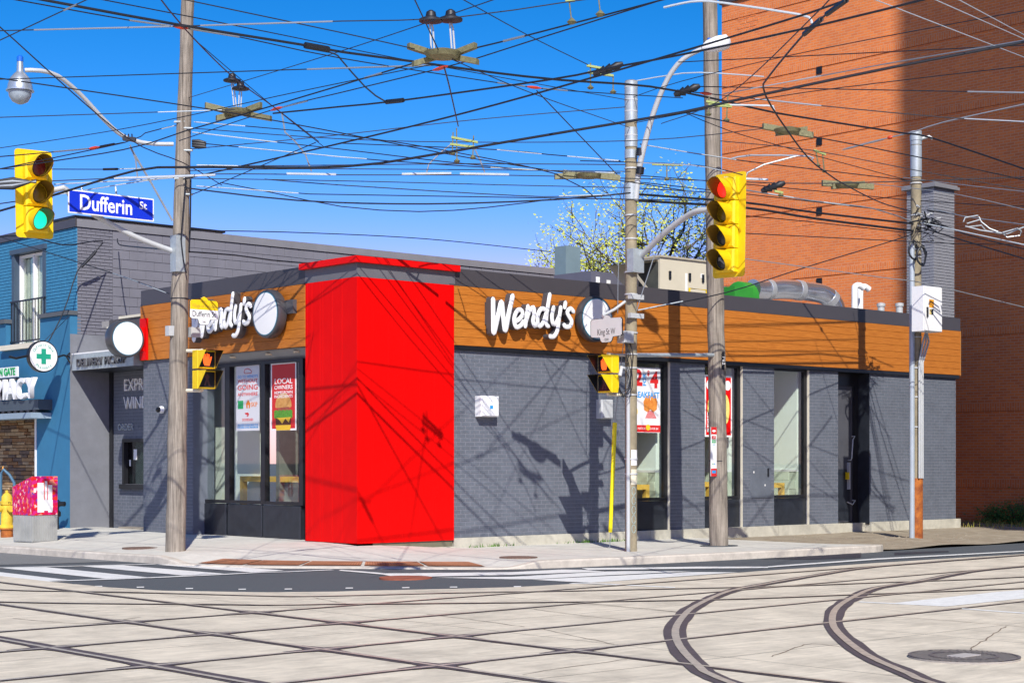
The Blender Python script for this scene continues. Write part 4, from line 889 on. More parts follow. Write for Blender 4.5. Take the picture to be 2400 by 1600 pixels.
# ================================================================ BRICK APARTMENT BLOCK
def apt_mat(name, rot):
    m = bpy.data.materials.new(name); m.use_nodes = True; N, L = m.node_tree.nodes, m.node_tree.links; b = N['Principled BSDF']; b.inputs['Roughness'].default_value = .9
    g = N.new('ShaderNodeNewGeometry'); sp_ = N.new('ShaderNodeSeparateXYZ'); L.new(g.outputs['Position'], sp_.inputs[0]); cb_ = N.new('ShaderNodeCombineXYZ')
    ad = N.new('ShaderNodeMath'); ad.operation = 'ADD'; L.new(sp_.outputs['X'], ad.inputs[0]); L.new(sp_.outputs['Y'], ad.inputs[1])
    L.new(ad.outputs[0], cb_.inputs[1 if rot else 0]); L.new(sp_.outputs['Z'], cb_.inputs[0 if rot else 1])
    br = N.new('ShaderNodeTexBrick'); L.new(cb_.outputs[0], br.inputs['Vector']); br.inputs['Scale'].default_value = 1; br.inputs['Brick Width'].default_value = .215; br.inputs['Row Height'].default_value = .072; br.inputs['Mortar Size'].default_value = .007; br.inputs['Bias'].default_value = -.1
    br.inputs['Color1'].default_value = (.86, .24, .055, 1); br.inputs['Color2'].default_value = (.72, .185, .05, 1); br.inputs['Mortar'].default_value = (.7, .36, .2, 1)
    n = N.new('ShaderNodeTexNoise'); n.inputs['Scale'].default_value = .5; n.inputs['Detail'].default_value = 6; L.new(g.outputs['Position'], n.inputs['Vector'])
    r = N.new('ShaderNodeValToRGB'); r.color_ramp.elements[0].color = (.8, .8, .8, 1); r.color_ramp.elements[1].color = (1.1, 1.1, 1.1, 1); L.new(n.outputs[0], r.inputs[0])
    mx = N.new('ShaderNodeMixRGB'); mx.blend_type = 'MULTIPLY'; mx.inputs[0].default_value = 1; L.new(br.outputs['Color'], mx.inputs[1]); L.new(r.outputs[0], mx.inputs[2]); L.new(mx.outputs[0], b.inputs['Base Color'])
    bp = N.new('ShaderNodeBump'); bp.inputs['Strength'].default_value = .5; bp.inputs['Distance'].default_value = .01; bp.invert = True; L.new(br.outputs['Fac'], bp.inputs['Height']); L.new(bp.outputs[0], b.inputs['Normal'])
    return m
apt_brick = apt_mat('orange_brick', False); apt_soldier = apt_mat('orange_brick_soldier', True)
XA = 21.0; ya1 = uy(1692, XA); ya0 = -1.4; ZA = onx(1692, 12, XA).z
ap = thing('apartment_block', 'tall orange brick apartment block behind the restaurant, right part in shade', 'building', (XA, ya0, 0))
MB().box(XA, XA+16, ya0, ya1, -.2, ZA).build('brick_wall', apt_brick, ap); MB().box(XA-.06, XA+16, ya0-.06, ya1+.06, ZA, ZA+.25).build('roof_edge', dark_flash, ap)
zb_ = [onx(1696, v, XA).z for v in (198, 355, 510, 662)]; dzb = (zb_[0]-zb_[3])/3
for k in range(-2, 8):
    z = zb_[0]-k*dzb
    if .6 < z < ZA-.3:
        MB().box(XA-.006, XA+.1, ya0, ya1-.003, z-.1, z+.1).build('soldier_course', apt_soldier, ap)
        MB().box(XA-.015, XA+.1, ya0, ya1-.002, z-.108, z-.1).build('string_line', mat('string_line_brick', (.34, .08, .025), .9), ap)  # thin line of darker brick colour below each soldier course
for v in (165, 332, 495, 660):
    p = onx(1921, v, XA); mb = MB(); mb.box(XA-.03, XA+.05, p.y-.09, p.y+.09, p.z-.1, p.z+.1); mb.build('wall_vent', black_metal, ap)
for u, v in ((1755, 47), (1886, 500), (1668+40, 670)):
    p = onx(u, v, XA)
    for r in range(5):
        for k in range(3):
            MB().box(XA-.008, XA+.02, p.y-.36+k*.24+(.1 if r % 2 else 0), p.y-.16+k*.24+(.1 if r % 2 else 0), p.z-.35+r*.14, p.z-.26+r*.14).build('proud_brick', apt_brick, ap)
# tower on the opposite side of the crossing (out of frame): its shade falls on the brick block
e0 = Vector((18.25, 0, 0))-SUNH*26
tw = thing('unseen_apartment_tower', 'unseen tall concrete apartment tower across the street whose shade falls on the brick block', 'building', (e0.x, e0.y, 0))
MB().box(e0.x, e0.x+30, e0.y-16, e0.y, 0, 48).build('wall', plinth_m, tw); MB().box(e0.x+.3, e0.x+30.3, e0.y-16, e0.y-.2, 48, 49).build('roof', dark_flash, tw)  # wall and roof of the unseen tower
for zf in range(14):
    mb = MB(); mb.box(e0.x+2, e0.x+28, e0.y, e0.y+.06, 2+zf*3.2, 3.6+zf*3.2); mb.build('unseen_tower_window_band', black_panel, tw)

# ================================================================ ROOF EQUIPMENT
zr_ = 4.42
def rx(u, y): return ony(u, 650, y).x
yy = 3.0; x0 = rx(1547, yy); x1 = rx(1668, yy); yb2 = onx(1490, 650, x0).y; zt = ony(1547, 602, yy).z; beige = mat('unit_beige', (.6, .55, .43), .55, var=.04, scale=3)
t = thing('rooftop_unit', 'large beige rooftop air handling unit behind the parapet', 'roof unit', (x0, yy, zr_))
MB().box(x0, x1, yy, yb2, zr_, zt).build('case', beige, t); MB().box(x0-.04, x1+.04, yy-.04, yb2+.04, zt, zt+.04).build('top_cover', mat('unit_top', (.42, .38, .3), .6), t)
for k, f in enumerate((.18, .56, .57, .82)):
    a = x0+(x1-x0)*f; z = zt-(.35 if k != 2 else .95); MB().box(a-.03, a+.03, yy-.03, yy+.01, z-.12, z+.06).build('latch', black_metal, t)
for f, z, wd, h in ((.48, .55, .07, .5), (.78, .32, .09, .1), (.05, .95, .05, .2)): a = x0+(x1-x0)*f; MB().box(a, a+wd, yy-.006, yy, zt-z-h/2, zt-z+h/2).build('label_plate', white_m, t)
hy0, hy1 = yy+.05, yb2-.1; mb = MB(); mb.add([(x0-.003, hy0, zt-.05), (x0-.003, hy1, zt-.05), (x0-1.0, hy1, zt-.2), (x0-1.0, hy0, zt-.2)], [(0, 1, 2, 3)]); mb.add([(x0-.003, hy0, zt-.07), (x0-.003, hy1, zt-.07), (x0-.98, hy1, zt-.22), (x0-.98, hy0, zt-.22)], [(0, 1, 2, 3)]); mb.add([(x0-.003, hy1, zt-.07), (x0-1, hy1, zt-.22), (x0-.003, hy1, zt-1.0)], [(0, 1, 2)]); mb.tube([(x0-.99, hy0, zt-.21), (x0-.03, hy0, zt-1.0)], .04, 4); mb.build('intake_hood', beige, t); mb = MB(); mb.box(x0-.012, x0-.004, hy0, hy1, zt-.98, zt-.1); mb.build('intake_mesh', dark_int, t)
yy = 5.2; x0, xm, x1 = rx(1300, yy), rx(1326, yy), rx(1360, yy); zt = ony(1326, 575, yy).z; teal = mat('unit_teal', (.17, .24, .27), .5)
t = thing('exhaust_box', 'square blue-grey exhaust box standing on the roof left of the tree', 'roof unit', (xm, yy, zr_)); w_ = x1-xm
MB().box(xm, x1, yy, onx(1300, 600, xm).y, zr_+.25, zt).build('shaft', teal, t); MB().box(xm-.15, x1+.35, yy-.2, yy+1, zr_, zr_+.6).build('base', teal, t)
yy = 4.2; x0 = rx(1385, yy); x1 = rx(1480, yy); zt = ony(1400, 636, yy).z; slate = mat('unit_slate', (.12, .12, .16), .5)
t = thing('condenser_unit', 'dark grey condenser with white labels left of the beige roof unit', 'roof unit', (x0, yy, zr_)); MB().box(x0, x1, yy, yy+1.2, zr_, zt).build('case', slate, t)
for f, z in ((.12, .2), (.38, .25), (.1, .5)): a = x0+(x1-x0)*f; MB().box(a, a+.12, yy-.006, yy, zt-z-.08, zt-z+.08).build('label_plate', white_m, t)
mb = MB(); yy = 2.2; a, b = rx(1616, yy), rx(1656, yy); z = ony(1640, 678, yy).z; mb.tube([(a, yy, zr_), (a, yy, z), (b, yy, z), (b, yy, zr_)], .025); tag(mb.build('yellow_handrail', yellow, smooth=True), 'short yellow tube handrail on the roof', 'handrail')
yy = 3.2; x0 = rx(1722, yy); x1 = rx(1765, yy); zg = ony(1760, 664, yy).z; grn = mat('fan_green', (.03, .26, .03), .45)
t = thing('exhaust_fan', 'green exhaust fan connected to the silver roof duct', 'fan', (x0, yy, zr_)); MB().box(x0, x1, yy, yy+.8, zr_, zg-.1).build('housing', grn, t); mb = MB(); mb.lathe([(.36, 0), (.4, .03), (.4, .34), (.3, .4)], (rx(1758, yy), yy+.4, zg-.32), 20, 'x'); mb.build('scroll', grn, t, True)
mb = MB(); a = rx(1795, yy); b = rx(1955, yy); zc = ony(1850, 690, yy).z+.1; r = .24
P = [(a, yy+.4, zc), (a+.5, yy+.4, zc+.02), (a+1.2, yy+.3, zc+.07), (a+2.0, yy+.2, zc+.05), (b-.3, yy+.1, zc), (b-.02, yy+.05, zc-.15), (b+.1, yy, zc-.5), (b+.1, yy, zr_)]
P = [tuple(p) for p in smooth_path(P, .12)]; duct = mat('silver_duct', (.8, .83, .88), .22, metal=.92, var=.04); t = thing('roof_duct', 'shiny silver round duct curving across the roof', 'duct', (a, yy, zr_)); mb.tube(P, r, 20); mb.build('tube', duct, t, True)
for i in range(4, len(P)-3, 7): MB().tube([P[i], P[i+1]], r+.012, 20).build('band', mat('duct_band', (.6, .62, .64), .35, metal=.6), t, True)
for k, (u, u2) in enumerate(((2003, 2026), (2016, 2036))):
    yy = 2.0+.25*k; p = ony(u, 690, yy); zt = ony(u, 668+3*k, yy).z; P = smooth_path([(p.x, yy, zr_), (p.x, yy, zt-.2), (p.x+.03, yy, zt-.03), (p.x+.15, yy-.03, zt), (p.x+.27, yy-.06, zt-.06)], .05)
    tag(MB().tube(P, .075, 14).build('vent_pipe', white_p, smooth=True), ('white gooseneck vent pipe on the roof, left of the pair', 'white gooseneck vent pipe on the roof, right of the pair')[k], 'pipe')
for u, lab in ((2065, 'short metal roof vent nearer the goosenecks'), (2108, 'short metal roof vent beside the far pole')):
    yy = 1.0; p = ony(u, 715, yy); tag(MB().lathe([(.08, 0), (.08, p.z-zr_-.03), (.1, p.z-zr_-.03), (.1, p.z-zr_+.04), (.02, p.z-zr_+.06)], (p.x, yy, zr_), 14).build('roof_vent', galv_lt, smooth=True), lab, 'vent')
# ================================================================ TREE behind the building
tb = at(1515, 1000, 58); tb.z = -.1
tr = thing('spring_tree', 'leafing spring tree with yellow-green buds behind the roof', 'tree', tb)
bark = mat('bark', (.09, .07, .05), .9, var=.3, scale=8, bump=.6); mb = MB(); leaves = []
def branch(p, d, L, r, depth):
    P = [p]; q = p.copy(); dd = d.copy()
    for k in range(4):
        dd = (dd+Vector((random.gauss(0, .12), random.gauss(0, .12), random.gauss(.03, .08)))).normalized(); q = q+dd*(L/4); P.append(q.copy())
    mb.tube(P, [r*(1-.14*k) for k in range(5)], 6 if depth < 2 else 4, False)
    if depth >= 3:
        for k in range(5): leaves.append(P[random.randint(1, 4)]+Vector((random.gauss(0, .16), random.gauss(0, .16), random.gauss(0, .16))))
    if depth < 5:
        for k in range(3 if depth < 4 else 2):
            i = random.randint(2, 4); nd = (dd+Vector((random.gauss(0, .62), random.gauss(0, .62), random.gauss(.1, .35)))).normalized(); branch(P[i], nd, L*random.uniform(.62, .82), r*.56, depth+1)
for k in range(6):
    a = k*1.047+.3; branch(tb+Vector((0, 0, 4.0+.25*k)), Vector((math.cos(a)*.75, math.sin(a)*.75, .95)).normalized(), 2.7, .1, 1)
branch(tb+Vector((0, 0, 5.3)), Vector((0, 0, 1)), 2.6, .13, 1); branch(tb+Vector((0, 0, 5.0)), Vector((.3, -.2, 1)), 2.6, .1, 1)
mb.tube([tb, tb+Vector((.05, 0, 2.6)), tb+Vector((0, .1, 5.4))], [.24, .19, .14], 10); mb.build('trunk', bark, tr, True)
lm = MB()
for p in leaves:
    for k in range(4):
        c = p+Vector((random.gauss(0, .2), random.gauss(0, .1), random.gauss(0, .1))); s = random.uniform(.035, .075); a = Vector((random.gauss(0, 1), random.gauss(0, 1), random.gauss(0, 1))).normalized(); b = a.orthogonal().normalized()
        lm.add([c-a*s, c+b*s*.6, c+a*s, c-b*s*.6], [(0, 1, 2, 3)])
lm.build('crown', mat('spring_leaf', (.34, .42, .04), .7, col2=(.62, .62, .1), scale=6), tr)
# weeds / shrubs against the apartment wall at the right edge
for k, (u, s) in enumerate(((2330, .45), (2385, .6))):
    p = onx(u, 1222, XA-.4); p.z = dz(p.x, p.y); sh_ = thing('shrub', ('small green shrub at the foot of the brick block, left of two', 'larger green shrub at the right edge of the brick block')[k], 'shrub', p, 'shrubs by the brick block'); mb = MB(); st = MB()
    for j in range(16):
        d = Vector((random.gauss(0, .5), random.gauss(0, .5), 1)).normalized(); st.tube([p, p+d*s*.5, p+d*s], [.008, .006, .003], 4)
    for j in range(700):
        c = p+Vector((random.gauss(0, s*.42), random.gauss(0, s*.42), abs(random.gauss(.45, .28))*s)); q = random.uniform(.02, .045); a = Vector((random.gauss(0, 1), random.gauss(0, 1), random.gauss(0, 1))).normalized(); b = a.orthogonal(); mb.add([c-a*q, c+b*q*.6, c+a*q, c-b*q*.6], [(0, 1, 2, 3)])
    st.build('stems', bark, sh_); mb.build('foliage', mat('shrub_leaf', (.05, .14, .02), .7, col2=(.12, .25, .03), scale=8), sh_)
# ================================================================ POLES
def dep(p): return f2c(p[0], p[1])[1]
PL = onsw(411, 1291); P2 = onsw(1479, 1291); P1 = onsw(1685, 1279); PC = onsurf(2147, 1260, dz)
DL, D2, D1, DC = dep(PL), dep(P2), dep(P1), dep(PC)
def pole_axis(D, pts): return [at(u, v, D) for u, v in pts]
def wood_pole(name, lab, D, pts, wpx, base):
    t = thing(name, lab, 'utility pole', base); P = pole_axis(D, pts); P[0] = Vector((P[0].x, P[0].y, base.z-.1)); r = [w*.5*D/F for w in wpx]
    Q = []; R = []
    for i in range(len(P)-1):
        for k in range(10): f = k/10; Q.append(P[i].lerp(P[i+1], f)+Vector((random.gauss(0, .004), random.gauss(0, .004), 0))); R.append(r[i]+(r[i+1]-r[i])*f+random.gauss(0, .0012))
    Q.append(P[-1]); R.append(r[-1]); MB().tube(Q, R, 20).build('shaft', pole_wood, t, True); return t, P, r
tL, aL, rL = wood_pole('wooden_pole', 'tall weathered wooden pole at the left, leaning slightly right', DL, [(411, 1300), (418, 860), (427, 420), (440, 0), (448, -260)], (47, 43, 36, 30, 28), PL)
t1, a1_, r1 = wood_pole('wooden_pole', 'tall weathered wooden pole with a bus stop sign near its foot', D1, [(1685, 1290), (1680, 860), (1672, 430), (1664, 0), (1660, -230)], (44, 41, 38, 34, 31), P1)
mb = MB(); mb.prism(disc(.3, 18, P1.x, P1.y, 1.3, 1), P1.z+.002, P1.z+.012); mb.build('asphalt_collar', asphalt, t1)
def xy(t, u, v, D): return at(u, v, D)
# pole number plate on the right pole
q = at(1689, 845, D1-.16)+Vector((0, .13, 0)); mb = MB(frame((q.x, q.y-.16, q.z), 'K')); mb.box(.0, .06, -.16, .16, 0, .01); pn = mb.build('number_plate', black_metal, t1)
text('P62', frame((q.x+.03, q.y-.171, q.z), 'K'), 0, 0, .1, white_m, pn, 'digits', .001, 0, rot=-math.pi/2)
# knots / bands on the wooden poles
for t, P, D, zs in ((t1, a1_, D1, (1080,)), (tL, aL, DL, (700,))):
    for v in zs:
        a = at(P and (1682 if t is t1 else 421), v, D); MB().cyl(a-Vector((0, 0, .008)), a+Vector((0, 0, .008)), .162 if t is t1 else .152, n=20).build('strap', wire_m, t, True)
# concrete pole with galvanised sleeves
t2 = thing('concrete_pole', 'tan concrete pole with metal sleeves carrying the pedestrian signal', 'utility pole', P2)
r2 = 14*D2/F; A = pole_axis(D2, [(1479, 1300), (1480, 190)]); A[0].x, A[0].y = P2.x, P2.y; A[1].x, A[1].y = P2.x, P2.y
MB().tube([Vector((P2.x, P2.y, P2.z-.1)), Vector((P2.x, P2.y, A[1].z))], [r2, r2*.98], 24).build('shaft', pole_conc, t2, True)
def z2(v): return at(1479, v, D2).z
for v0, v1 in ((192, 285), (300, 345), (352, 372), (430, 470)): MB().cyl((P2.x, P2.y, z2(v1)), (P2.x, P2.y, z2(v0)), r2*1.09, n=24).build('sleeve', galv, t2, True)
for v in (205, 235, 262, 318, 330, 395, 505, 560, 638, 690, 780, 830, 862, 925, 1075, 1110): MB().cyl((P2.x, P2.y, z2(v)-.012), (P2.x, P2.y, z2(v)+.012), r2*1.13, n=20).build('band', galv_lt, t2, True)
for v in (697, 741): MB().box(P2.x-.16, P2.x+.16, P2.y-r2-.05, P2.y-r2+.02, z2(v)-.04, z2(v)+.04).build('clamp', galv_lt, t2)
c0 = Vector((P2.x-.13, P2.y-.06, P2.z-.02)); MB().tube([c0, c0+Vector((0, 0, 3.0)), c0+Vector((-.02, 0, 3.1)), c0+Vector((-.16, 0, 3.12)), c0+Vector((-.2, 0, 2.98))], .034, 12).build('conduit', galv_lt, t2, True)
for v, h, m_ in ((1072, .26, white_m), (1117, .26, mat('torn_paper', (.7, .66, .5), .8, var=.2))):
    z = z2(v); mb = MB(); n = 8
    for k in range(n):
        a0 = -2.35+k*.17; a1 = a0+.17; R_ = r2*1.02
        mb.add([(P2.x+R_*math.cos(a0), P2.y+R_*math.sin(a0), z-h/2), (P2.x+R_*math.cos(a1), P2.y+R_*math.sin(a1), z-h/2), (P2.x+R_*math.cos(a1), P2.y+R_*math.sin(a1), z+h/2), (P2.x+R_*math.cos(a0), P2.y+R_*math.sin(a0), z+h/2)], [(0, 1, 2, 3)])
    mb.build('poster_sheet', m_, t2)
# graffiti scribble
mb = MB()
for k in range(5):
    z = z2(1150+k*22); mb.tube([(P2.x+(r2+.002)*math.cos(-1.9+.35*math.cos(j*.6)), P2.y+(r2+.002)*math.sin(-1.9+.35*math.cos(j*.6)), z+.07*math.sin(j*.6)) for j in range(11)], .005, 4)
mb.build('graffiti', mat('spray', (.35, .5, .5), .6), t2)
# yellow guy guard beside it
g0 = at(1429, 1262, D2+1.0); g0.z = sw(g0.x, g0.y); g1_ = at(1441, 990, D2+1.0)
t = thing('guy_guard', 'yellow plastic guard on the guy wire left of the concrete pole', 'guy wire', g0); gt = (g1_-g0).normalized()
MB().cyl(g0+gt*.28, g1_, .035, .04, 12).build('guard', mat('guard_yellow', (.85, .72, .004), .4), t, True); MB().tube([g0, g1_, at(1479, 640, D2)], .008, 6).build('guy_wire', wire_grey, t, True)
# far pole with conduits, meter cabinet and rusty sleeve
tC = thing('utility_pole', 'far concrete pole with conduits and a rusty steel sleeve at its foot', 'utility pole', PC)
rC = 12*DC/F; zC = lambda v: at(2147, v, DC).z
MB().tube([Vector((PC.x, PC.y, PC.z-.1)), Vector((PC.x, PC.y, zC(308)))], [rC*1.05, rC], 20).build('shaft', pole_conc, tC, True)
MB().cyl((PC.x, PC.y, PC.z-.1), (PC.x, PC.y, zC(1120)), rC*1.32, n=22).build('rust_sleeve', rust, tC, True)
for v0, v1 in ((308, 340), (342, 415), (318, 330)): MB().cyl((PC.x, PC.y, zC(v1)), (PC.x, PC.y, zC(v0)), rC*(1.1 if v0 != 318 else 1.2), n=20).build('sleeve', galv, tC, True)
for v in (430, 505, 585, 603, 690, 790, 862, 930, 1000): MB().cyl((PC.x, PC.y, zC(v)-.012), (PC.x, PC.y, zC(v)+.012), rC*1.2, n=16).build('band', galv_lt, tC, True)
bx_ = PC.x-.17; by_ = PC.y-.02; MB().tube([(bx_, by_, PC.z-.05), (bx_, by_, zC(570))], .055, 12).build('riser_pipe', mat('riser', (.42, .48, .54), .45, metal=.2), tC, True)
for k in range(3): MB().tube([(PC.x-.09+.06*k, PC.y-rC*1.35, zC(1120)), (PC.x-.09+.06*k, PC.y-rC*1.35, zC(850)), (PC.x+.02+.1*k, PC.y-rC*1.5, zC(800)), (PC.x+.12, PC.y-rC*1.6, zC(775))], .02, 8).build('conduit', galv_lt, tC, True)
pb0 = at(2137, 785, DC-.3); pb1 = at(2205, 678, DC-.3)
t = thing('utility_cabinet', 'white metal cabinet numbered 209 strapped to the far pole', 'cabinet', (pb0.x, pb0.y, pb0.z))
xa, xb2 = PC.x-.02, PC.x+.62; ya, yb3 = PC.y-.62, PC.y-.14; za, zb2 = zC(783)-.0, zC(680)
xa = ony(2164, 730, ya).x; xb2 = ony(2206, 730, ya).x; yb3 = min(PC.y-rC, onx(2137, 730, xa).y)
MB().box(xa, xb2, ya, yb3, za, zb2).build('case', white_p, t); MB().box(xa+.012, xb2-.012, ya-.025, ya-.002, za+.012, zb2-.012).build('door', white_m, t)
Mx = frame((0, ya-.025, 0), 'K'); mb = MB(Mx); mb.box(xa+.16, xa+.32, zb2-.42, zb2-.26, .0005, .003); st_ = mb.build('number_label', mat('label_orange', (.85, .35, .01), .5), t); text('209', Mx, xa+.24, zb2-.34, .1, txt_black, st_, 'digits', .0006, .0035); mb = MB(Mx); mb.box(xa+.17, xa+.23, zb2-.56, zb2-.45, .0005, .003); mb.build('warning_label', mat('label_tan', (.7, .55, .2), .5), t); mb = MB(Mx); mb.box(xa+.235, xa+.3, zb2-.56, zb2-.45, .0005, .003); mb.build('warning_label', black_metal, t); mb = MB(Mx); mb.box(xa+.07, xa+.1, zb2-.62, zb2-.42, .0005, .03); mb.build('handle', black_metal, t)
for k, (sx, sy) in enumerate(((-.2, 0), (.16, .05), (-.1, -.12))):
    z = zC(590)-.06*k; ctr = Vector((PC.x+sx-.05, PC.y-.12+sy, z)); tag(MB().tube([ctr+Vector((.15*math.cos(a*.42), .02*math.sin(a), .19*math.sin(a*.42))) for a in range(17)], .02, 6).build('cable_coil', wire_m, smooth=True), ('black cable coil left of the far pole', 'black cable coil right of the far pole', 'small black cable coil under the far pole head')[k], 'cable')
# tangle at the far pole head
mb = MB()
for k in range(26):
    a = Vector((PC.x+random.gauss(0, .18), PC.y-.15+random.gauss(0, .12), zC(530)+random.gauss(0, .16))); mb.tube([a, a+Vector((random.gauss(.1, .2), random.gauss(0, .1), random.gauss(0, .1))), a+Vector((random.gauss(.2, .35), random.gauss(0, .1), random.gauss(-.05, .12)))], random.uniform(.006, .016), 4)
mb.build('splice_tangle', wire_m, tC, kind='stuff')
mb = MB()
for k in range(14):
    a = Vector((PC.x+random.gauss(.1, .2), PC.y-.2+random.gauss(0, .08), zC(515)+random.gauss(0, .12))); mb.cyl(a, a+Vector((random.gauss(0, .14), 0, random.gauss(0, .05))), random.uniform(.012, .028), n=6)
mb.build('splice_fittings', galv_lt, tC, kind='stuff')
mb = MB(); mb.tube([at(2160, 325, DC), at(2178, 320, DC), at(2186, 326, DC)], .03, 8); mb.build('end_clamp', galv_lt, tC, True)

# ================================================================ SIGNALS
def arrow_dir(face): return (Vector((1, 0, 0)), Vector((0, -1, 0))) if face == 'K' else (Vector((0, -1, 0)), Vector((-1, 0, 0)))
lens_mats = {'red_off': mat('lens_red_off', (.16, .015, .012), .25), 'red_on': mat('lens_red_on', (.9, .02, .01), .3, emit=1.4), 'amber': mat('lens_amber', (.2, .12, .005), .25), 'green_on': mat('lens_green_on', (.01, .75, .5), .3, emit=1.0), 'dark': mat('lens_dark', (.05, .05, .05), .2)}
def signal(lab, c, face, n, lenses, W=.6, Hs=1.36, roll=0):
    """c: centre; stacked sections with tunnel visors on a yellow backboard"""
    M = frame(c, face) @ Matrix.Rotation(roll, 4, 'Z'); t = thing('traffic_signal', lab, 'traffic signal', c-Vector((0, 0, Hs/2)))
    b = MB(M); r = .05
    P = [(-W/2+r, -Hs/2), (W/2-r, -Hs/2), (W/2-r*.3, -Hs/2+r*.3), (W/2, -Hs/2+r), (W/2, Hs/2-r), (W/2-r*.3, Hs/2-r*.3), (W/2-r, Hs/2), (-W/2+r, Hs/2), (-W/2+r*.3, Hs/2-r*.3), (-W/2, Hs/2-r), (-W/2, -Hs/2+r), (-W/2+r*.3, -Hs/2+r*.3)]
    b.prism(P, -.012, 0); b.build('backboard', yellow, t)
    hs = (Hs-.14)/n; R = min(hs*.43, .165)
    for k in range(n):
        cy = Hs/2-.07-hs*(k+.5)
        b = MB(M); b.bbox(-W*.3, W*.3, cy-hs/2+.006, cy+hs/2-.006, .001, .12, .03); sec = b.build('section', yellow, t)
        ln = lenses[k]; b = MB(M); b.lathe([(R*.86, .121), (R*.84, .135), (R*.6, .15), (R*.02, .158)], (0, cy, 0), 28); b.build('lens', lens_mats[ln], sec, True)
        v = MB(M); N = 28; vs = []; vi = []
        for rr in (R, R*.93):
            for j in range(N+1):
                a = 2*math.pi*j/N; top = .5+.5*math.sin(a); Lz = .121+.05+.22*min(1, top*1.35)
                vs += [(rr*math.cos(a), cy+rr*math.sin(a), .12), (rr*math.cos(a), cy+rr*math.sin(a), Lz)]
        o = 2*(N+1); fs = [(2*j, 2*j+2, 2*j+3, 2*j+1) for j in range(N)]
        v.add(vs[:o], fs); v.build('visor', yellow_dark, sec, True); v = MB(M); v.add(vs[o:], fs); v.build('visor_lining', mat('visor_inside', (.16, .09, .006), .6), sec, True)
        if ln == 'dark' and k == n-1 and n == 4:
            b = MB(M); b.prism([(-.07, cy+.05), (-.02, cy+.05), (-.02, cy+.02), (.07, cy-.05), (.05, cy-.07), (-.045, cy+.0), (-.07, cy-.01)], .16, .164); b.build('arrow', mat('arrow_glass', (.35, .35, .33), .3), sec)
    return t
hL = PL+Vector((-2.62, 0, 0)); cL = at(80, 455, DL-.6661*2.62); tSL = signal('yellow three-light traffic signal showing green at the left edge', cL, 'K', 3, ['red_off', 'amber', 'green_on'], .62, 1.37, .02)
cR = at(1709, 528, D2-.7459*2.3); tSR = signal('yellow four-light traffic signal showing red in front of the right wooden pole', cR, 'D', 4, ['red_on', 'amber', 'dark', 'dark'], .66, 1.66, -.02)
# mast arms
j0 = at(403, 588, DL-.1); j1 = cL+Vector((.35, .25, -.05)); t = thing('signal_arm', 'grey tube arm carrying the left traffic signal', 'mast arm', j0)
MB().tube(smooth_path([j0, j0.lerp(j1, .35), j0.lerp(j1, .75)+Vector((0, 0, .14)), at(150, 440, dep(j1)), j1+Vector((0, 0, .12))], .1), .045, 12).build('arm', galv_lt, t, True); MB().box(j0.x-.02, j0.x+.16, j0.y-.16, j0.y+.02, j0.z-.35, j0.z+.25).build('bracket', galv, t)
j0 = Vector((P2.x+.1, P2.y-.12, z2(602))); j1 = cR+Vector((.2, .2, .25)); t = thing('signal_arm', 'grey tube arm from the concrete pole to the right traffic signal', 'mast arm', j0)
MB().tube(smooth_path([j0, at(1555, 548, dep(j0)-.5), at(1605, 510, dep(j0)-.9), at(1640, 493, dep(j0)-1.2), at(1690, 490, dep(j1))], .1), .05, 12).build('arm', galv_lt, t, True); MB().box(P2.x-.12, P2.x+.14, P2.y-.17, P2.y-.02, z2(640), z2(585)).build('bracket', galv, t)
# pedestrian signals
def ped(lab, u, v, D, face, hand):
    c = at(u, v, D); M = frame(c, face); t = thing('pedestrian_signal', lab, 'pedestrian signal', c-Vector((0, 0, .36)))
    for k, cy in enumerate((.165, -.165)):
        b = MB(M); b.bbox(-.17, .17, cy-.15, cy+.15, -.12, .05, .015); s = b.build('case', yellow, t)
        b = MB(M); b.box(-.145, .145, cy-.125, cy+.125, .05, .056); b.build('face', black_metal, s)
        b = MB(M); L_ = .3
        for sx in (-1, 1): b.add([(sx*.165, cy+.145, .05), (sx*.165, cy-.145, .05), (sx*.165, cy-.135, .07), (sx*.165, cy+.145, L_)], [(0, 1, 2, 3)])
        b.add([(-.165, cy+.145, .05), (.165, cy+.145, .05), (.165, cy+.145, L_), (-.165, cy+.145, L_)], [(0, 1, 2, 3)]); b.build('visor', yellow, s)
        b = MB(M); 
        for sx in (-1, 1): b.add([(sx*.161, cy+.141, .055), (sx*.161, cy-.141, .055), (sx*.161, cy-.132, .07), (sx*.161, cy+.141, L_-.005)], [(0, 1, 2, 3)])
        b.add([(-.161, cy+.141, .055), (.161, cy+.141, .055), (.161, cy+.141, L_-.005), (-.161, cy+.141, L_-.005)], [(0, 1, 2, 3)]); b.build('visor_lining', black_metal, s)
        b = MB(M); m_ = mat('hand_lit', (.9, .12, .02), .4, emit=1.2) if (k == 0) else mat('man_dark', (.1, .04, .04), .5)
        if k == 0: b.prism([(x*.1, cy+y*.1) for x, y in [(-.5, -1), (.45, -1), (.8, 0), (.9, .5), (.7, .5), (.45, 0), (.45, .9), (.25, .9), (.2, .2), (.1, 1), (-.1, 1), (-.1, .2), (-.3, .9), (-.5, .9), (-.45, .1), (-.6, .7), (-.8, .6), (-.75, -.4)]], .057, .06)
        else: b.prism([(x*.1, cy+y*.1) for x, y in [(-.6, -1), (-.3, -1), (0, -.2), (.3, -1), (.6, -1), (.25, .1), (.5, .5), (0, 1), (-.5, .5), (-.2, .1)]], .057, .06)
        b.build('symbol', m_, s)
    return t, c
t, c = ped('yellow pedestrian signal with lit red hand on the left wooden pole', 481, 866, DL-.25, 'K', 1)
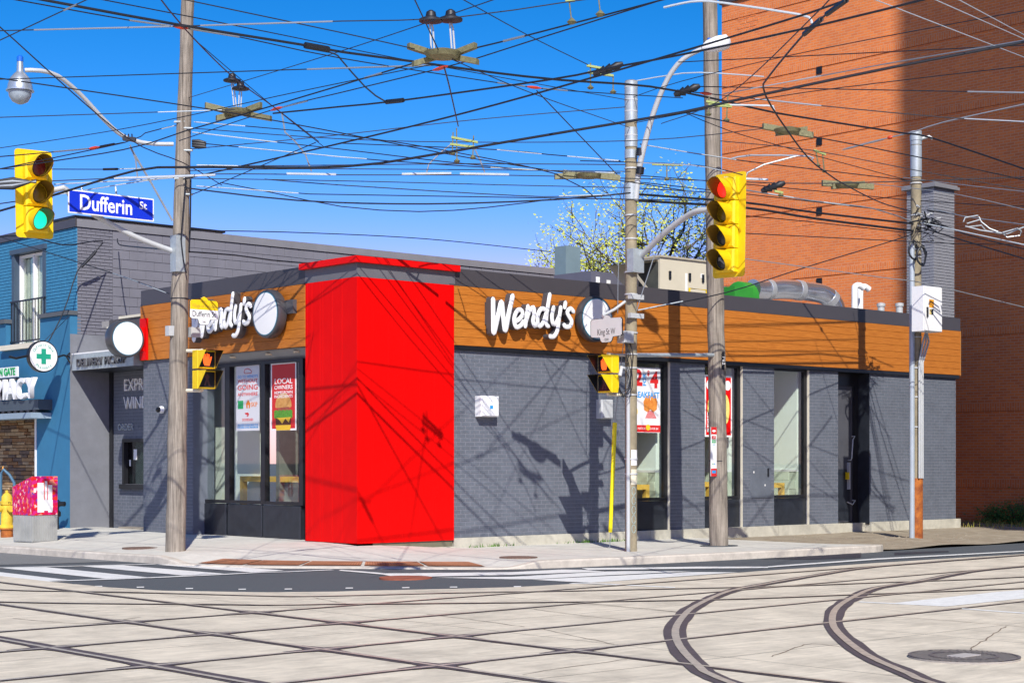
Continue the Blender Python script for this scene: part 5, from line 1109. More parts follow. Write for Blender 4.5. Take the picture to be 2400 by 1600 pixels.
for v in (822, 915): MB().tube([at(430, v, DL), at(472, v, DL-.2), c+Vector((0, .1, .33 if v < 860 else -.33))], .03, 8).build('bracket', cream, t, True)
t, c = ped('yellow pedestrian signal facing left on the tan concrete pole', 1422, 876, D2-.15, 'D', 1)
MB().tube([at(1479, 832, D2), at(1440, 832, D2), c+Vector((.02, 0, .34))], .025, 8).build('bracket', cream, t, True); MB().tube([at(1479, 925, D2), at(1440, 925, D2), c+Vector((.02, 0, -.34))], .025, 8).build('bracket', cream, t, True)
# signs on the poles
def flat_sign(name, lab, c, face, poly, m, d=.012, cat='sign'):
    M = frame(c, face); t = thing(name, lab, cat, c); b = MB(M); b.prism(poly, -d, 0); b.build('panel', m, t); return t, M
ac_ = at(262, 482, DL-.6661*1.45); bw, bh = .76, .185
t, M = flat_sign('street_name_sign', 'large blue street name sign hung under the left mast arm', ac_, 'K', [(-bw, -bh), (bw, -bh), (bw, bh), (-bw, bh)], white_m)
b = MB(M); b.box(-bw+.02, bw-.02, -bh+.02, bh-.02, .0005, .003); b.build('blue_field', mat('sign_blue', (.004, .03, .55), .4, var=.02), t); text('Dufferin', M, -.1, -.01, .34, txt_white, t, 'lettering', .001, .0035, width=.92, bold=.006); text('St', M, .56, .05, .17, txt_white, t, 'lettering', .001, .0035, bold=.003)
for a in (-.5, .1): b = MB(M); b.tube([(a, bh-.02, -.03), (a, bh+.12+.1*a, -.06)], .015, 6); b.build('hanger', galv, t)
# heritage street signs with shaped outline
def her(a): return [(-a, -.13), (-a+.03, -.15), (-a*.42, -.16), (-a*.34, -.23), (-a*.25, -.25), (a*.25, -.25), (a*.34, -.23), (a*.42, -.16), (a-.03, -.15), (a, -.13), (a, .13), (a-.03, .16), (a*.3, .165), (a*.2, .2), (0, .225), (-a*.2, .2), (-a*.3, .165), (-a+.03, .16), (-a, .13)]
c = at(478, 726, DL-.35); t, M = flat_sign('heritage_street_sign', 'small yellow and white street sign on the left wooden pole', c, 'K', her(.27), txt_black); b = MB(M); b.prism([(x*.97, y*.97) for x, y in her(.27)], .0005, .003); b.build('white_field', txt_white, t); b = MB(M); b.prism([(x*.97, y*.97) for x, y in her(.27) if y > 0][::1]+[(-.262, .0), (.262, .0)][::-1] if False else [(.262, .0), (.262, .126), (.232, .155), (.078, .16), (.052, .194), (0, .218), (-.052, .194), (-.078, .16), (-.232, .155), (-.262, .126), (-.262, .0)], .0035, .005); b.build('yellow_field', yellow, t)
text('Dufferin St', M, 0, -.075, .13, txt_black, t, 'lettering', .0006, .0036, width=.44, bold=.001); text('Village of Parkdale', M, 0, .06, .08, mat('faded_brown', (.45, .3, .03), .6), t, 'lettering', .0006, .0055, width=.46); text('1879', M, 0, .13, .05, mat('faded_brown', (0, 0, 0)), t, 'lettering', .0006, .0055); text('280', M, 0, -.2, .05, txt_black, t, 'lettering', .0006, .0036)
for k in (-1, 1): MB().box(PL.x+(.12 if k > 0 else -.3)+.12, PL.x+(.3 if k > 0 else -.12)+.12, PL.y-.1, PL.y+.02, at(420, 788, DL).z, at(420, 765, DL).z).build('pole_clamp', galv_lt, tL)
c = at(1421, 768, D2-.3); t, M = flat_sign('heritage_street_sign', 'small white street sign on the tan concrete pole', c, 'D', her(.38), txt_black); b = MB(M); b.prism([(x*.96, y*.96) for x, y in her(.38)], .0005, .003); b.build('white_field', mat('sign_grey', (.6, .6, .58), .5, var=.04), t); text('King St W', M, 0, -.07, .15, txt_black, t, 'lettering', .0006, .0036, width=.42); text('1200', M, 0, -.2, .06, txt_black, t, 'lettering', .0006, .0036)
MB().tube([at(1412, 740, D2-.28), at(1440, 725, D2-.1), at(1470, 703, D2)], .025, 8).build('bracket', galv_lt, t, True)
q = at(1466, 790, D2-.2); t = thing('junction_box', 'light grey junction box on the concrete pole below the street sign', 'box', q); MB(frame(q, 'K')).bbox(-.12, .11, -.1, .1, -.08, .1, .012).build('case', galv_lt, t)
mb = MB()
for k in range(6):
    jr = lambda: random.gauss(0, .05)
    P = [q+Vector((-.08+.03*k, -.05, -.1)), q+Vector((-.05+.03*k+jr(), -.1, -.3)), q+Vector((.03+jr(), -.06, -.55+jr())), q+Vector((.0+jr(), -.12, -.9+jr())), q+Vector((-.2+jr(), -.12, -1.0+jr())), q+Vector((-.25, -.1, -.85))]; mb.tube([tuple(p) for p in smooth_path(P, .08)], .007, 5)
mb.build('cables', wire_m, t, True, kind='stuff')
# bus stop panel on the right wooden pole
c = at(1673, 1058, D1-.22); t, M = flat_sign('bus_stop_sign', 'narrow white and red transit stop panel strapped to the right wooden pole', c, 'K', [(-.075, -.44), (.075, -.44), (.075, .44), (-.075, .44)], txt_white)
for b0_, b1_, m_, n_ in ((.31, .44, txt_red, 'red_head'), (-.44, -.3, txt_red, 'red_foot')): b = MB(M); b.box(-.075, .075, b0_, b1_, .0005, .003); b.build(n_, m_, t)
for z, m_, s_x in ((.255, txt_red, '29'), (.185, txt_green, '929')): b = MB(M); b.box(-.05, .05, z-.03, z+.03, .0005, .0025); b.build('route_tag', m_, t); text(s_x, M, 0, z, .05, txt_white, t, 'digits', .0004, .003)
b = MB(M); b.box(-.05, .05, -.385, -.335, .0035, .005); b.build('blue_tag', txt_blue, t); text('329', M, 0, .12, .05, txt_blue, t, 'digits', .0004, .001); b = MB(M); b.prism(disc(.014, 10, -.025, -.22), .0005, .002); b.build('green_dot', txt_green, t); b = MB(M); b.prism(disc(.014, 10, .025, -.22), .0005, .002); b.build('blue_dot', txt_blue, t)
b = MB(M); b.prism([(-.055, .37), (-.02, .39), (.02, .39), (.055, .37), (.02, .35), (-.02, .35)], .0035, .005); b.build('wing_mark', txt_white, t)
for z in (.34, .08, -.3): b = MB(M); b.box(.075, .26, z-.006, z+.006, -.02, -.01); b.build('strap', galv_lt, t)
# horizontal brace between the two right poles
a = Vector((P2.x, P2.y, at(1490, 832, D2).z)); b_ = Vector((P1.x-.05, P1.y, at(1660, 832, D1).z)); tag(MB().cyl(a, b_, .035, n=10).build('brace_bar', galv, smooth=True), 'horizontal grey tube between the concrete pole and the right wooden pole', 'brace')
# ================================================================ STREET LIGHTS
lp = at(47, 190, DL-.6661*2.75); j0 = at(406, 338, DL-.05); t = thing('street_lamp', 'acorn street lamp with blue cap on a long curved arm from the left pole', 'street lamp', (lp.x, lp.y, lp.z-.35))
P = [at(58, 165, dep(lp)), at(95, 166, dep(lp)+.1), at(135, 178, dep(lp)+.35), at(185, 218, dep(lp)+.7), at(245, 282, dep(lp)+1.1), at(290, 320, dep(lp)+1.4), at(345, 336, dep(lp)+1.6), j0]; MB().tube([tuple(p) for p in smooth_path(P, .12)], .035, 10).build('arm', galv_lt, t, True)
o = Vector((lp.x, lp.y, lp.z)); MB().lathe([(.045, .3), (.055, .14), (.09, .11), (.15, .04), (.185, -.06), (.195, -.13), (.215, -.145), (.215, -.16)], o, 24).build('housing', mat('lamp_alu', (.6, .65, .7), .3, metal=.7), t, True); MB().lathe([(.18, -.165), (.17, -.24), (.12, -.32), (.04, -.36)], o, 24).build('globe', mat('lamp_glass', (.3, .36, .42), .15, var=.2, scale=20), t, True); MB().lathe([(.05, .3), (.05, .37), (.02, .4)], o, 16).build('photocell', mat('cell_blue', (.01, .12, .6), .4), t, True)
MB().tube([at(305, 345, DL-1.0), at(355, 430, DL-.5), at(404, 517, DL-.12)], .018, 8).build('brace_rod', galv, t, True)
hd = at(1690, 100, D2-.7); t = thing('street_lamp', 'flat white cobra-head street lamp on a slim arm at the concrete pole', 'street lamp', (hd.x, hd.y, hd.z))
P = [at(1489, 470, D2-.05), at(1500, 385, D2-.1), at(1530, 270, D2-.3), at(1565, 185, D2-.5), at(1600, 140, D2-.65), at(1645, 115, D2-.75)]; MB().tube([tuple(p) for p in smooth_path(P, .1)], [.055-.0006*k for k in range(len(smooth_path(P, .1)))], 10).build('arm', galv_lt, t, True)
dr = (at(1712, 98, D2-.8)-at(1645, 115, D2-.75)); L0 = at(1645, 113, D2-.75); mb = MB(); mb.tube([L0, L0+dr*.2, L0+dr*.55, L0+dr*.9, L0+dr], [.04, .1, .135, .12, .04], 16); mb.build('head', white_p, t, True); MB().lathe([(.03, 0), (.03, .06), (.01, .07)], L0+dr*.25+Vector((0, 0, .07)), 10).build('photocell', mat('cell_blue', (0, 0, 0)), t, True)
for v0, v1 in ((396, 402), (352, 358)): MB().cyl(at(1499, v1+6, D2-.12), at(1501, v0-4, D2-.12), .07, n=10).build('collar', black_metal, t, True)
# ================================================================ STREET FURNITURE
p = onsurf(16, 1258, lambda x, y: sw(x, y)); t = thing('fire_hydrant', 'yellow fire hydrant with a rusty base at the left kerb', 'fire hydrant', p); hy = mat('hydrant_yellow', (.74, .5, .04), .65, var=.2, scale=9, dirt=.25)
MB().lathe([(.12, 0), (.12, .14), (.145, .15), (.145, .18)], p, 20).build('foot', rust, t, True); MB().lathe([(.15, .18), (.15, .22), (.115, .24), (.11, .62), (.13, .64), (.13, .7), (.11, .71), (.1, .8), (.05, .86), (.03, .87), (.03, .91), (.01, .92)], p, 24).build('barrel', hy, t, True)
for d in ((1, 0), (-1, 0), (0, -1)): a = p+Vector((0, 0, .56)); b = a+Vector((d[0]*.19, d[1]*.19, 0)); MB().tube([a, a.lerp(b, .7), a.lerp(b, .7), b], [.055, .055, .07, .065], 14).build('nozzle', hy, t, True)
text('72', frame((p.x, p.y-.131, p.z+.67), 'K'), -.01, 0, .06, txt_black, t, 'digits', .001, 0)
p = onsurf(82, 1268, lambda x, y: sw(x, y)); t = thing('newspaper_box', 'sloped-top street box in torn red sticker wrap on a ribbed grey base', 'box', p)
def wrap():
    m = bpy.data.materials.new('sticker_wrap'); m.use_nodes = True; N, L = m.node_tree.nodes, m.node_tree.links; b = N['Principled BSDF']; b.inputs['Roughness'].default_value = .5
    g = N.new('ShaderNodeNewGeometry'); mp = N.new('ShaderNodeMapping'); mp.inputs['Rotation'].default_value = (.4, .6, .8); mp.inputs['Scale'].default_value = (1, 2.2, 1.2); L.new(g.outputs['Position'], mp.inputs[0])
    v = N.new('ShaderNodeTexVoronoi'); v.inputs['Scale'].default_value = 16; L.new(mp.outputs[0], v.inputs['Vector']); sp_ = N.new('ShaderNodeSeparateColor'); L.new(v.outputs['Color'], sp_.inputs[0])
    r = N.new('ShaderNodeValToRGB'); r.color_ramp.interpolation = 'CONSTANT'; e = r.color_ramp.elements; e[0].color = (.55, .0, .06, 1); e[1].position = .3; e[1].color = (.6, .015, .2, 1)
    for pos, col in ((.5, (.7, .02, .01, 1)), (.68, (.75, .22, .14, 1)), (.8, (.45, .0, .15, 1)), (.9, (.16, .05, .35, 1)), (.95, (.8, .5, .5, 1))): x = e.new(pos); x.color = col
    L.new(sp_.outputs[0], r.inputs[0]); L.new(r.outputs[0], b.inputs['Base Color']); return m
wr = wrap(); wx, wy = .27, .3
ang = Matrix.Rotation(math.radians(8), 4, 'Z'); Mb = Matrix.Translation(p) @ ang
b = MB(Mb); b.box(-wx, wx, -wy, wy, .0, .5); bs = b.build('base', mat('ribbed_grey', (.33, .34, .33), .6, var=.15), t)
for k in range(14): b = MB(Mb); a = -wx+.02+k*.039; b.box(a, a+.02, -wy-.012, -wy+.001, .02, .49); b.build('rib', mat('ribbed_grey', (0, 0, 0)), bs)
for k in range(12): b = MB(Mb); a = -wy+.03+k*.046; b.box(-wx-.012, -wx+.001, a, a+.024, .02, .49); b.build('rib', mat('ribbed_grey', (0, 0, 0)), bs)
b = MB(Mb); b.add([(-wx-.01, -wy-.015, .5), (wx+.01, -wy-.015, .5), (wx+.01, wy+.01, .5), (-wx-.01, wy+.01, .5), (-wx-.01, -wy-.015, 1.22), (wx+.01, -wy-.015, 1.22), (wx+.01, wy+.01, 1.02), (-wx-.01, wy+.01, 1.02)], [(0, 3, 2, 1), (4, 5, 6, 7), (0, 1, 5, 4), (1, 2, 6, 5), (2, 3, 7, 6), (3, 0, 4, 7)]); b.build('hood', wr, t)
for x0, x1, z0, z1 in ((-.16, -.02, .55, 1.1), (.0, .05, .7, 1.13), (.07, .16, .55, 1.06), (-.13, .17, .58, .78), (-.24, -.19, .92, 1.0)): b = MB(Mb); b.box(x0, x1, -wy-.019-.002*x0, -wy-.014, z0, z1); b.build('torn_patch', white_m, t)
p = onsurf(30, 1250, lambda x, y: sw(x, y))+Vector((-.25, 1.0, 0)); t = thing('bent_rail', 'bent blue tube rail with an orange tip behind the hydrant', 'rail', p); q0 = at(35, 1250, dep(p)); s_l = [at(u, v, dep(p)) for u, v in ((2, 1245), (2, 1110), (8, 1099), (22, 1112), (33, 1130), (36, 1245))]
MB().tube([tuple(x) for x in s_l], .03, 10).build('tube', mat('rail_blue', (.06, .15, .24), .45), t, True); MB().lathe([(.02, 0), (.012, .05), (.002, .07)], at(7, 1099, dep(p)), 8).build('tip', mat('tip_orange', (.7, .3, .03), .5), t, True)
# ================================================================ OVERHEAD WIRES
def zD(v, z): return (z-H)*F/(HV-v)
def wire(desc, pts, Da, Db, w=1.5, m=None, ex=(), name='overhead_wire', cat='wire', sm_=True):
    """pts in photo pixels; Da, Db distances of the two ends (a pole, or the height over the tracks)"""
    u0 = 0; L = [0]
    for i in range(1, len(pts)): L.append(L[-1]+math.hypot(pts[i][0]-pts[i-1][0], pts[i][1]-pts[i-1][1]))
    def at_s(s):
        s = max(0, min(L[-1], s)); i = max(k for k in range(len(L)) if L[k] <= s+1e-9); i = min(i, len(pts)-2)
        f = (s-L[i])/max(1e-9, L[i+1]-L[i]); D = 1/((1-s/L[-1])/Da+(s/L[-1])/Db)
        return at(pts[i][0]+(pts[i+1][0]-pts[i][0])*f, pts[i][1]+(pts[i+1][1]-pts[i][1])*f, D)
    P = [at_s(s) for s in L]
    if sm_ and len(P) > 2: P = smooth_path(P, .5)
    Dm = (Da+Db)/2; r = w*.7*Dm/F
    o = MB().tube([tuple(p) for p in P], r, 6).build(name, m or wire_m, smooth=True); tag(o, desc, cat, 'overhead wires')
    def s_of_u(u):
        for i in range(len(pts)-1):
            a, b = pts[i][0], pts[i+1][0]
            if min(a, b) <= u <= max(a, b) and a != b: return L[i]+(L[i+1]-L[i])*(u-a)/(b-a)
        return 0 if abs(u-pts[0][0]) < abs(u-pts[-1][0]) else L[-1]
    for kind, ua, ub in ex:
        a, b = s_of_u(ua), s_of_u(ub); n = 5 if kind != 'red' else 3; Q = [tuple(at_s(a+(b-a)*k/n)) for k in range(n+1)]
        if kind == 'red': MB().tube(Q, [r*1.2]+[r*3.0]*(n-1)+[r*1.2], 8).build('strain_insulator', insul_red, o, True)
        elif kind == 'white': MB().tube(Q, r*1.1, 6).build('insulating_rod', wire_white, o, True)
        elif kind == 'grey': MB().tube(Q, r*1.5, 6).build('spiral_grip', wire_grey, o, True)
        elif kind == 'blk': MB().tube(Q, r*2.6, 6).build('splice', wire_m, o, True)
    return o
zc = 5.9
wire('thick black feeder cable sweeping from the upper left corner down to the right edge', [(60, -8), (100, 0), (410, 57), (706, 105), (800, 122), (972, 145), (1144, 169), (1316, 188), (1523, 203), (1703, 238), (1820, 265), (2116, 312), (2189, 325), (2430, 406)], 17.5, 31, 3.6, ex=[('blk', 715, 770)])
wire('thick black feeder cable rising from mid-sky to the upper right over the brick block', [(640, 266), (800, 250), (938, 236), (1282, 188), (1385, 169), (1465, 153), (1600, 128), (1910, 62), (2200, -9)], 24, 15.5, 3.4, ex=[('blk', 905, 945)])
wire('dark span wire with red insulator at the left pole, running right below the feeder', [(20, -3), (303, 48), (420, 64), (565, 88), (800, 137), (1158, 193), (1248, 205), (1330, 213), (1600, 230)], 17, 27, 1.8, ex=[('red', 405, 440), ('grey', 303, 400), ('grey', 445, 560), ('red', 1235, 1268), ('grey', 1165, 1230), ('grey', 1272, 1330)])
wire('nearly level wire with pale spiral grips crossing the left pole near the top', [(-20, 73), (420, 62), (800, 50), (1055, 43), (1330, 5), (1400, -4)], 17, 16, 2.0, ex=[('grey', 80, 405), ('grey', 470, 780)])
wire('short black wire cutting the upper left corner', [(-20, 104), (203, 0), (225, -10)], 17, 15.5, 2.2, ex=[('grey', 150, 180)])
wire('dark wire falling from the left edge to the lamp arm and left pole', [(-20, 47), (0, 64), (290, 318), (430, 382), (520, 434)], 20, DL, 2.0)
wire('dark wire from the top edge left of centre down past the left hanging pan', [(370, -10), (434, 69), (544, 179), (647, 255), (747, 332)], 16, 26, 2.0)
wire('dark wire from the top of the left pole down to the central crossing pan', [(420, -4), (434, 0), (800, 77), (972, 115)], 16.5, 18, 2.0)
wire('level dark wire crossing behind the left pole above the lamp arm', [(-20, 187), (800, 160), (1024, 153)], 22, 19, 1.8, ex=[('grey', 720, 1010)])
wire('dark wire from the left edge through the left hanging pan to the centre', [(-20, 181), (482, 255), (800, 312), (1110, 372), (1465, 425), (1600, 446)], 21, D2, 1.9)
wire('level dark wire from the left edge to the left hanging pan', [(-20, 276), (551, 257)], 24, 24, 1.6, ex=[('white', 370, 520)])
wire('dark contact wire from the left edge up through both hanging pans to the top', [(-20, 400), (0, 396), (289, 351), (441, 305), (568, 269), (800, 200), (972, 148), (1110, 114), (1237, 83), (1580, -7)], zD(396, zc), zD(0, zc), 2.4, ex=[('grey', 1180, 1230), ('grey', 855, 895)])
wire('dark wire just below the contact wire rising from the left pan to the top edge', [(420, 330), (644, 256), (800, 217), (1027, 162), (1127, 134), (1261, 91), (1575, -7)], 26, 15.6, 2.0, ex=[('red', 635, 662), ('grey', 663, 720), ('red', 1015, 1050)])
wire('twisted double cable from the left traffic signal rising right past both right poles', [(-20, 500), (124, 458), (317, 400), (440, 392), (800, 391), (1024, 361), (1127, 343), (1351, 305), (1600, 263), (1720, 236), (2082, 160), (2430, 93)], 27, 21, 4.4)
wire('dark wire from the top edge to the left end of the central pan', [(965, -8), (972, 0), (1027, 117)], 16, 17.5, 2.2)
wire('dark diagonal wire from the top edge down to the green hangers beside the concrete pole', [(1070, -8), (1086, 0), (1237, 83), (1378, 152)], 15.5, 19, 1.8)
wire('dark diagonal wire from the red insulator down to the concrete pole', [(1258, 213), (1351, 310), (1447, 410)], 24, D2, 1.8)
wire('dark wire dropping from the central pan to the green section hanger', [(1041, 158), (1050, 190), (1058, 224), (1074, 296)], 18.5, 24, 2.4, sm_=False)
wire('black jumper cable looping down from the feeder to the lower cable', [(733, 110), (785, 127), (800, 141), (855, 203), (903, 238), (938, 236)], 21.5, 22, 2.8)
for k, (pts, e) in enumerate([([(455, 286), (578, 296), (800, 317), (1000, 345), (1300, 407), (1400, 468)], [('white', 455, 575)]), ([(451, 310), (654, 334), (800, 350), (1041, 379), (1237, 398)], [('white', 451, 650)]),
        ([(482, 337), (800, 368), (979, 382), (1237, 398), (1454, 406)], [('white', 560, 860), ('white', 1150, 1440)]), ([(461, 387), (572, 389), (800, 387), (1100, 384), (1470, 386)], [('white', 461, 570)]),
        ([(461, 436), (702, 453), (800, 456), (1465, 467), (1640, 470)], [('white', 461, 700)]), ([(444, 458), (517, 429), (740, 334)], []), ([(800, 336), (1165, 351), (1282, 362), (1454, 377)], [('white', 1165, 1270), ('white', 1330, 1450)]),
        ([(620, 420), (800, 434), (1272, 461), (1462, 455)], [('white', 1310, 1460)]), ([(517, 428), (640, 452), (800, 484), (982, 496), (1144, 486), (1292, 467)], []), ([(-20, 430), (268, 418), (505, 408), (800, 410), (1193, 411), (1465, 418), (1690, 424)], []),
        ([(1360, 377), (1470, 380), (1640, 388), (1740, 410)], [('white', 1500, 1700)])]):
    wire(['upper of the dark wires fanning right from the left pole', 'second dark wire fanning right from the left pole, ending mid-sky', 'pale sleeved cable between the left pole and the concrete pole', 'level wire between the left pole and the concrete pole', 'low level wire from the left pole past the concrete pole', 'short wire rising right from the left pole to the red insulator', 'dark wire reaching the concrete pole with two white rods', 'low dark wire with a white rod at the concrete pole', 'lowest sagging cable between the two left poles', 'long level trolley wire carrying the pale skid bars', 'white-rodded wire between the concrete pole and the right wooden pole'][k],
         pts, DL if pts[0][0] > 400 and pts[0][0] < 520 else 27.5, (D2 if k % 2 else D2-3.5) if pts[-1][0] > 1300 else 26, 1.7, ex=e)
wire('thin wire with a red insulator from the left edge to the lamp arm brace', [(-20, 369), (215, 348), (268, 338), (290, 334)], 24, DL-1, 1.8, ex=[('red', 208, 232), ('grey', 125, 205), ('blk', 235, 268)])
wire('upper thin wire from the left edge to the left pole over the brace', [(-20, 400), (293, 334), (340, 312), (412, 294)], 25, DL, 1.8, ex=[('white', 378, 410)])
wire('white rod stay from the left signal up to the pole', [(127, 432), (268, 425), (410, 417)], dep(cL), DL, 1.8, ex=[('white', 130, 405)])
wire('lower white rod stay from the left signal to the pole', [(-20, 480), (38, 472), (124, 458), (317, 427), (410, 415)], 26, DL, 1.8, ex=[('white', 124, 400)])
wire('dark level wire with white rod left of the left pole', [(-20, 396), (240, 397), (290, 396), (420, 393)], 26, DL, 1.6, ex=[('blk', 242, 276), ('white', 280, 415)])
# right-hand group
R_ = [('pale wire dropping from the top edge over the shaded brick, left of three', [(2030, -8), (2051, 0), (2430, 146)], 16, 24, 1.6, wire_white), ('pale wire dropping from the top edge over the shaded brick, middle of three', [(2175, -8), (2192, 0), (2430, 105)], 16, 22, 1.6, wire_white), ('pale wire dropping from the top edge over the shaded brick, right of three', [(2230, -9), (2247, 0), (2430, 98)], 16, 22, 1.6, wire_white),
      ('nearly level thin wire across the brick below the feeder', [(1590, 146), (1979, 127), (2430, 105)], 26, 22, 1.8, wire_m), ('pale gripped wire rising right over the thick twin cable', [(1696, 220), (1930, 177), (2117, 143), (2430, 90)], 27, 21, 2.0, wire_grey),
      ('level wire with a pale grip at the right edge over the brick', [(1634, 203), (2268, 215), (2430, 218)], D2, 26, 1.8, wire_m), ('wire with pale grips sloping down right across the brick', [(1600, 214), (1662, 220), (1924, 248), (2237, 277), (2430, 287)], D2, 28, 1.8, wire_m),
      ('contact wire through the crossing pan over the brick to the right edge', [(1600, 262), (1738, 293), (1790, 300), (1903, 320), (2151, 368), (2430, 428)], 24, 27, 2.0, wire_m), ('thin wire from the right wooden pole down to the far pole', [(1607, 265), (1707, 306), (1875, 355), (2140, 426)], D2, DC, 1.4, wire_m),
      ('white-rodded wire from the right wooden pole to the far pole', [(1500, 338), (1600, 355), (1727, 375), (1900, 396), (2140, 424)], D2, DC, 1.7, wire_m), ('level contact wire crossing the far pole', [(1690, 424), (1927, 430), (2430, 414)], 27, 27, 1.8, wire_m),
      ('teal and white cable from the red signal to the far pole', [(1740, 444), (1900, 470), (2048, 489), (2140, 520)], D1, DC, 2.2, wire_grey), ('upper black bundled cable between the right pole and the far pole', [(1490, 455), (1748, 475), (1910, 498), (2147, 525)], D2, DC, 3.6, wire_m), ('lower black bundled cable between the right pole and the far pole', [(1490, 470), (1748, 487), (1910, 512), (2147, 542)], D2, DC, 4.0, wire_m),
      ('gripped span wire from the green clamp over the far pole head to the right edge', [(1975, 351), (2075, 325), (2151, 306), (2213, 286), (2430, 238)], 33, 31, 2.2, wire_grey), ('thin level wire below the bundles to the far pole and right edge', [(1748, 547), (2110, 565), (2240, 571), (2430, 573)], D1, DC-1, 1.5, wire_m),
      ('service wire from the concrete pole rising over the roof to the far pole', [(1490, 728), (1700, 686), (1886, 627), (2090, 565), (2140, 548)], D2, DC, 1.8, wire_m), ('thin pale line from the right wooden pole to the far pole above the roof', [(1700, 600), (1751, 607), (2089, 653), (2168, 664), (2430, 727)], D1, DC-1.5, 1.5, wire_grey),
      ('upper black cable leaving the far pole to the right edge', [(2150, 530), (2196, 545), (2430, 615)], DC, DC-3, 2.4, wire_m), ('white cable leaving the far pole to the right edge', [(2150, 520), (2300, 552), (2430, 580)], DC, DC-3, 2.2, wire_white), ('thin cable leaving the far pole head to the right edge', [(2150, 480), (2250, 505), (2430, 530)], DC, DC-3, 1.6, wire_grey),
      ('dark blue cable from the far pole head falling to the right edge', [(2150, 500), (2260, 548), (2430, 590)], DC, DC-2, 2.0, wire_m), ('thin diagonal line over the shaded brick right of the far pole', [(2040, 430), (2240, 455), (2430, 498)], 33, 30, 1.3, wire_grey), ('thin line high over the shaded brick to the right edge', [(2117, 416), (2280, 436), (2430, 452)], DC, 31, 1.3, wire_grey),
      ('thin wire from the concrete pole down to the far left of the brick', [(1550, 290), (1700, 228), (1930, 15), (1945, -8)], D2, 17, 1.8, wire_m)]
exr = {4: [('white', 1760, 1925)], 5: [('grey', 2268, 2425)], 6: [('grey', 1770, 1925), ('red', 1640, 1668), ('grey', 2260, 2425)], 9: [('white', 1505, 1725)], 14: [('red', 2080, 2092), ('grey', 1985, 2070)], 16: [('white', 1495, 1600)], 11: [('white', 1800, 1860), ('white', 1930, 1990)]}
for k, (d, P, a, b, w_, m_) in enumerate(R_): wire(d, P, a, b, w_, m_, exr.get(k, ()))
wire('curving trolley wire sweeping down over the brick from the top edge to the far pole', [(1998, -12), (1985, 0), (1937, 34), (1882, 83), (1800, 182), (1789, 207), (1807, 248), (1848, 310), (1896, 372), (1944, 410), (1982, 434), (2065, 475), (2135, 495)], 16, DC-2, 2.6, ex=[('blk', 1938, 1984), ('blk', 1885, 1925)])
EXTRA = [('thin wire from the left pole rising to the curving wire over the brick', [(440, 300), (900, 330), (1478, 330), (1800, 300)], DL, 27), ('thin wire between left pole and concrete pole, just above the skid bars', [(440, 400), (700, 396), (1100, 398), (1478, 402)], DL-3, D2-4), ('thin wire under the skid bars toward the concrete pole', [(440, 418), (800, 424), (1200, 434), (1478, 440)], DL-3, D2-4), ('dark wire crossing from left mid-sky to the concrete pole head', [(440, 350), (760, 320), (1120, 280), (1478, 250)], DL, D2),
   ('dark wire from the concrete pole head over the lamp to the top right', [(1478, 230), (1600, 190), (1900, 120), (2430, 20)], D2, 20), ('thin wire between the two right poles at lamp arm height', [(1478, 440), (1680, 452)], D2, D1), ('thin wire from the concrete pole to the far pole below the red signal top', [(1478, 410), (1750, 432), (2140, 470)], D2, DC), ('second thin wire from the concrete pole to the far pole', [(1478, 425), (1750, 455), (2140, 500)], D2, DC),
   ('dark wire from the left signal head up to the central pan', [(-20, 350), (300, 300), (700, 215), (1020, 150)], 25, 18.5), ('dark wire from left pole up to the top centre', [(440, 230), (800, 120), (1180, -8)], DL, 16), ('thin wire from the top left corner to the concrete pole head', [(200, -8), (600, 70), (1000, 150), (1478, 236)], 16, D2), ('thin wire falling right from the central pan to the concrete pole', [(1060, 140), (1250, 220), (1478, 300)], 18, D2),
   ('thin wire from the far pole down across the shaded brick to the right edge', [(2150, 470), (2300, 480), (2430, 484)], DC, 32), ('dark wire from the right edge to the concrete pole below the feeder', [(1478, 290), (1800, 230), (2100, 190), (2430, 152)], D2, 22), ('dark wire crossing the brick below the upper pan', [(1680, 330), (1900, 352), (2140, 398), (2430, 450)], D1, 30), ('thin bundle from the right wooden pole to the far pole splices', [(1680, 500), (1900, 520), (2147, 548)], D1, DC),
   ('dark guy wire from the left pole top down toward the red tower', [(452, 90), (640, 250), (760, 345)], DL-4, 26), ('thin service line from the left pole to the roof behind the tower', [(440, 540), (700, 545), (1000, 560), (1290, 590)], DL, 36)]
for d, P, a, b in EXTRA: wire(d, P, a, b, 1.5)
for d, P, a, b, w_ in [('heavy messenger cable strung low between the left pole and the concrete pole', [(432, 440), (700, 470), (1000, 478), (1300, 468), (1478, 452)], DL-2, D2-4.5, 2.6), ('heavy bundled cable from the left pole sloping to the top right', [(430, 420), (760, 345), (1100, 262), (1500, 150), (1900, 30), (2000, -8)], DL-.2, 18, 3.2)]: wire(d, P, a, b, w_)
# cables at the left buildings
wire('black service cable from the left pole along the grey block wall to the red tower', [(444, 590), (551, 598), (640, 610), (727, 617)], DL, 30, 2.4, ex=())
wire('short black cable stub from the grey wall to the left pole', [(275, 560), (278, 572), (300, 577), (403, 586)], 36, DL, 2.4)
wire('stay wire from the left edge across the blue corner to the left pole', [(-20, 548), (60, 575), (300, 652), (396, 688)], 33, DL, 1.6, ex=[('white', 330, 390), ('grey', 265, 325)])
wire('black service drop across the blue wall under the left signal', [(-20, 558), (60, 552), (148, 574), (220, 565), (241, 565)], 30, 35.4, 2.2)
wire('black cable hanging from the grey wall bracket down to the round cross sign', [(241, 569), (215, 600), (182, 634), (160, 700), (141, 748), (114, 800)], 35.4, 35.2, 2.0, ex=[('blk', 190, 225)])
wire('thin stay between the concrete pole top and the right wooden pole', [(1490, 190), (1600, 172), (1680, 172), (1790, 180)], D2, 27, 2.2, wire_white)
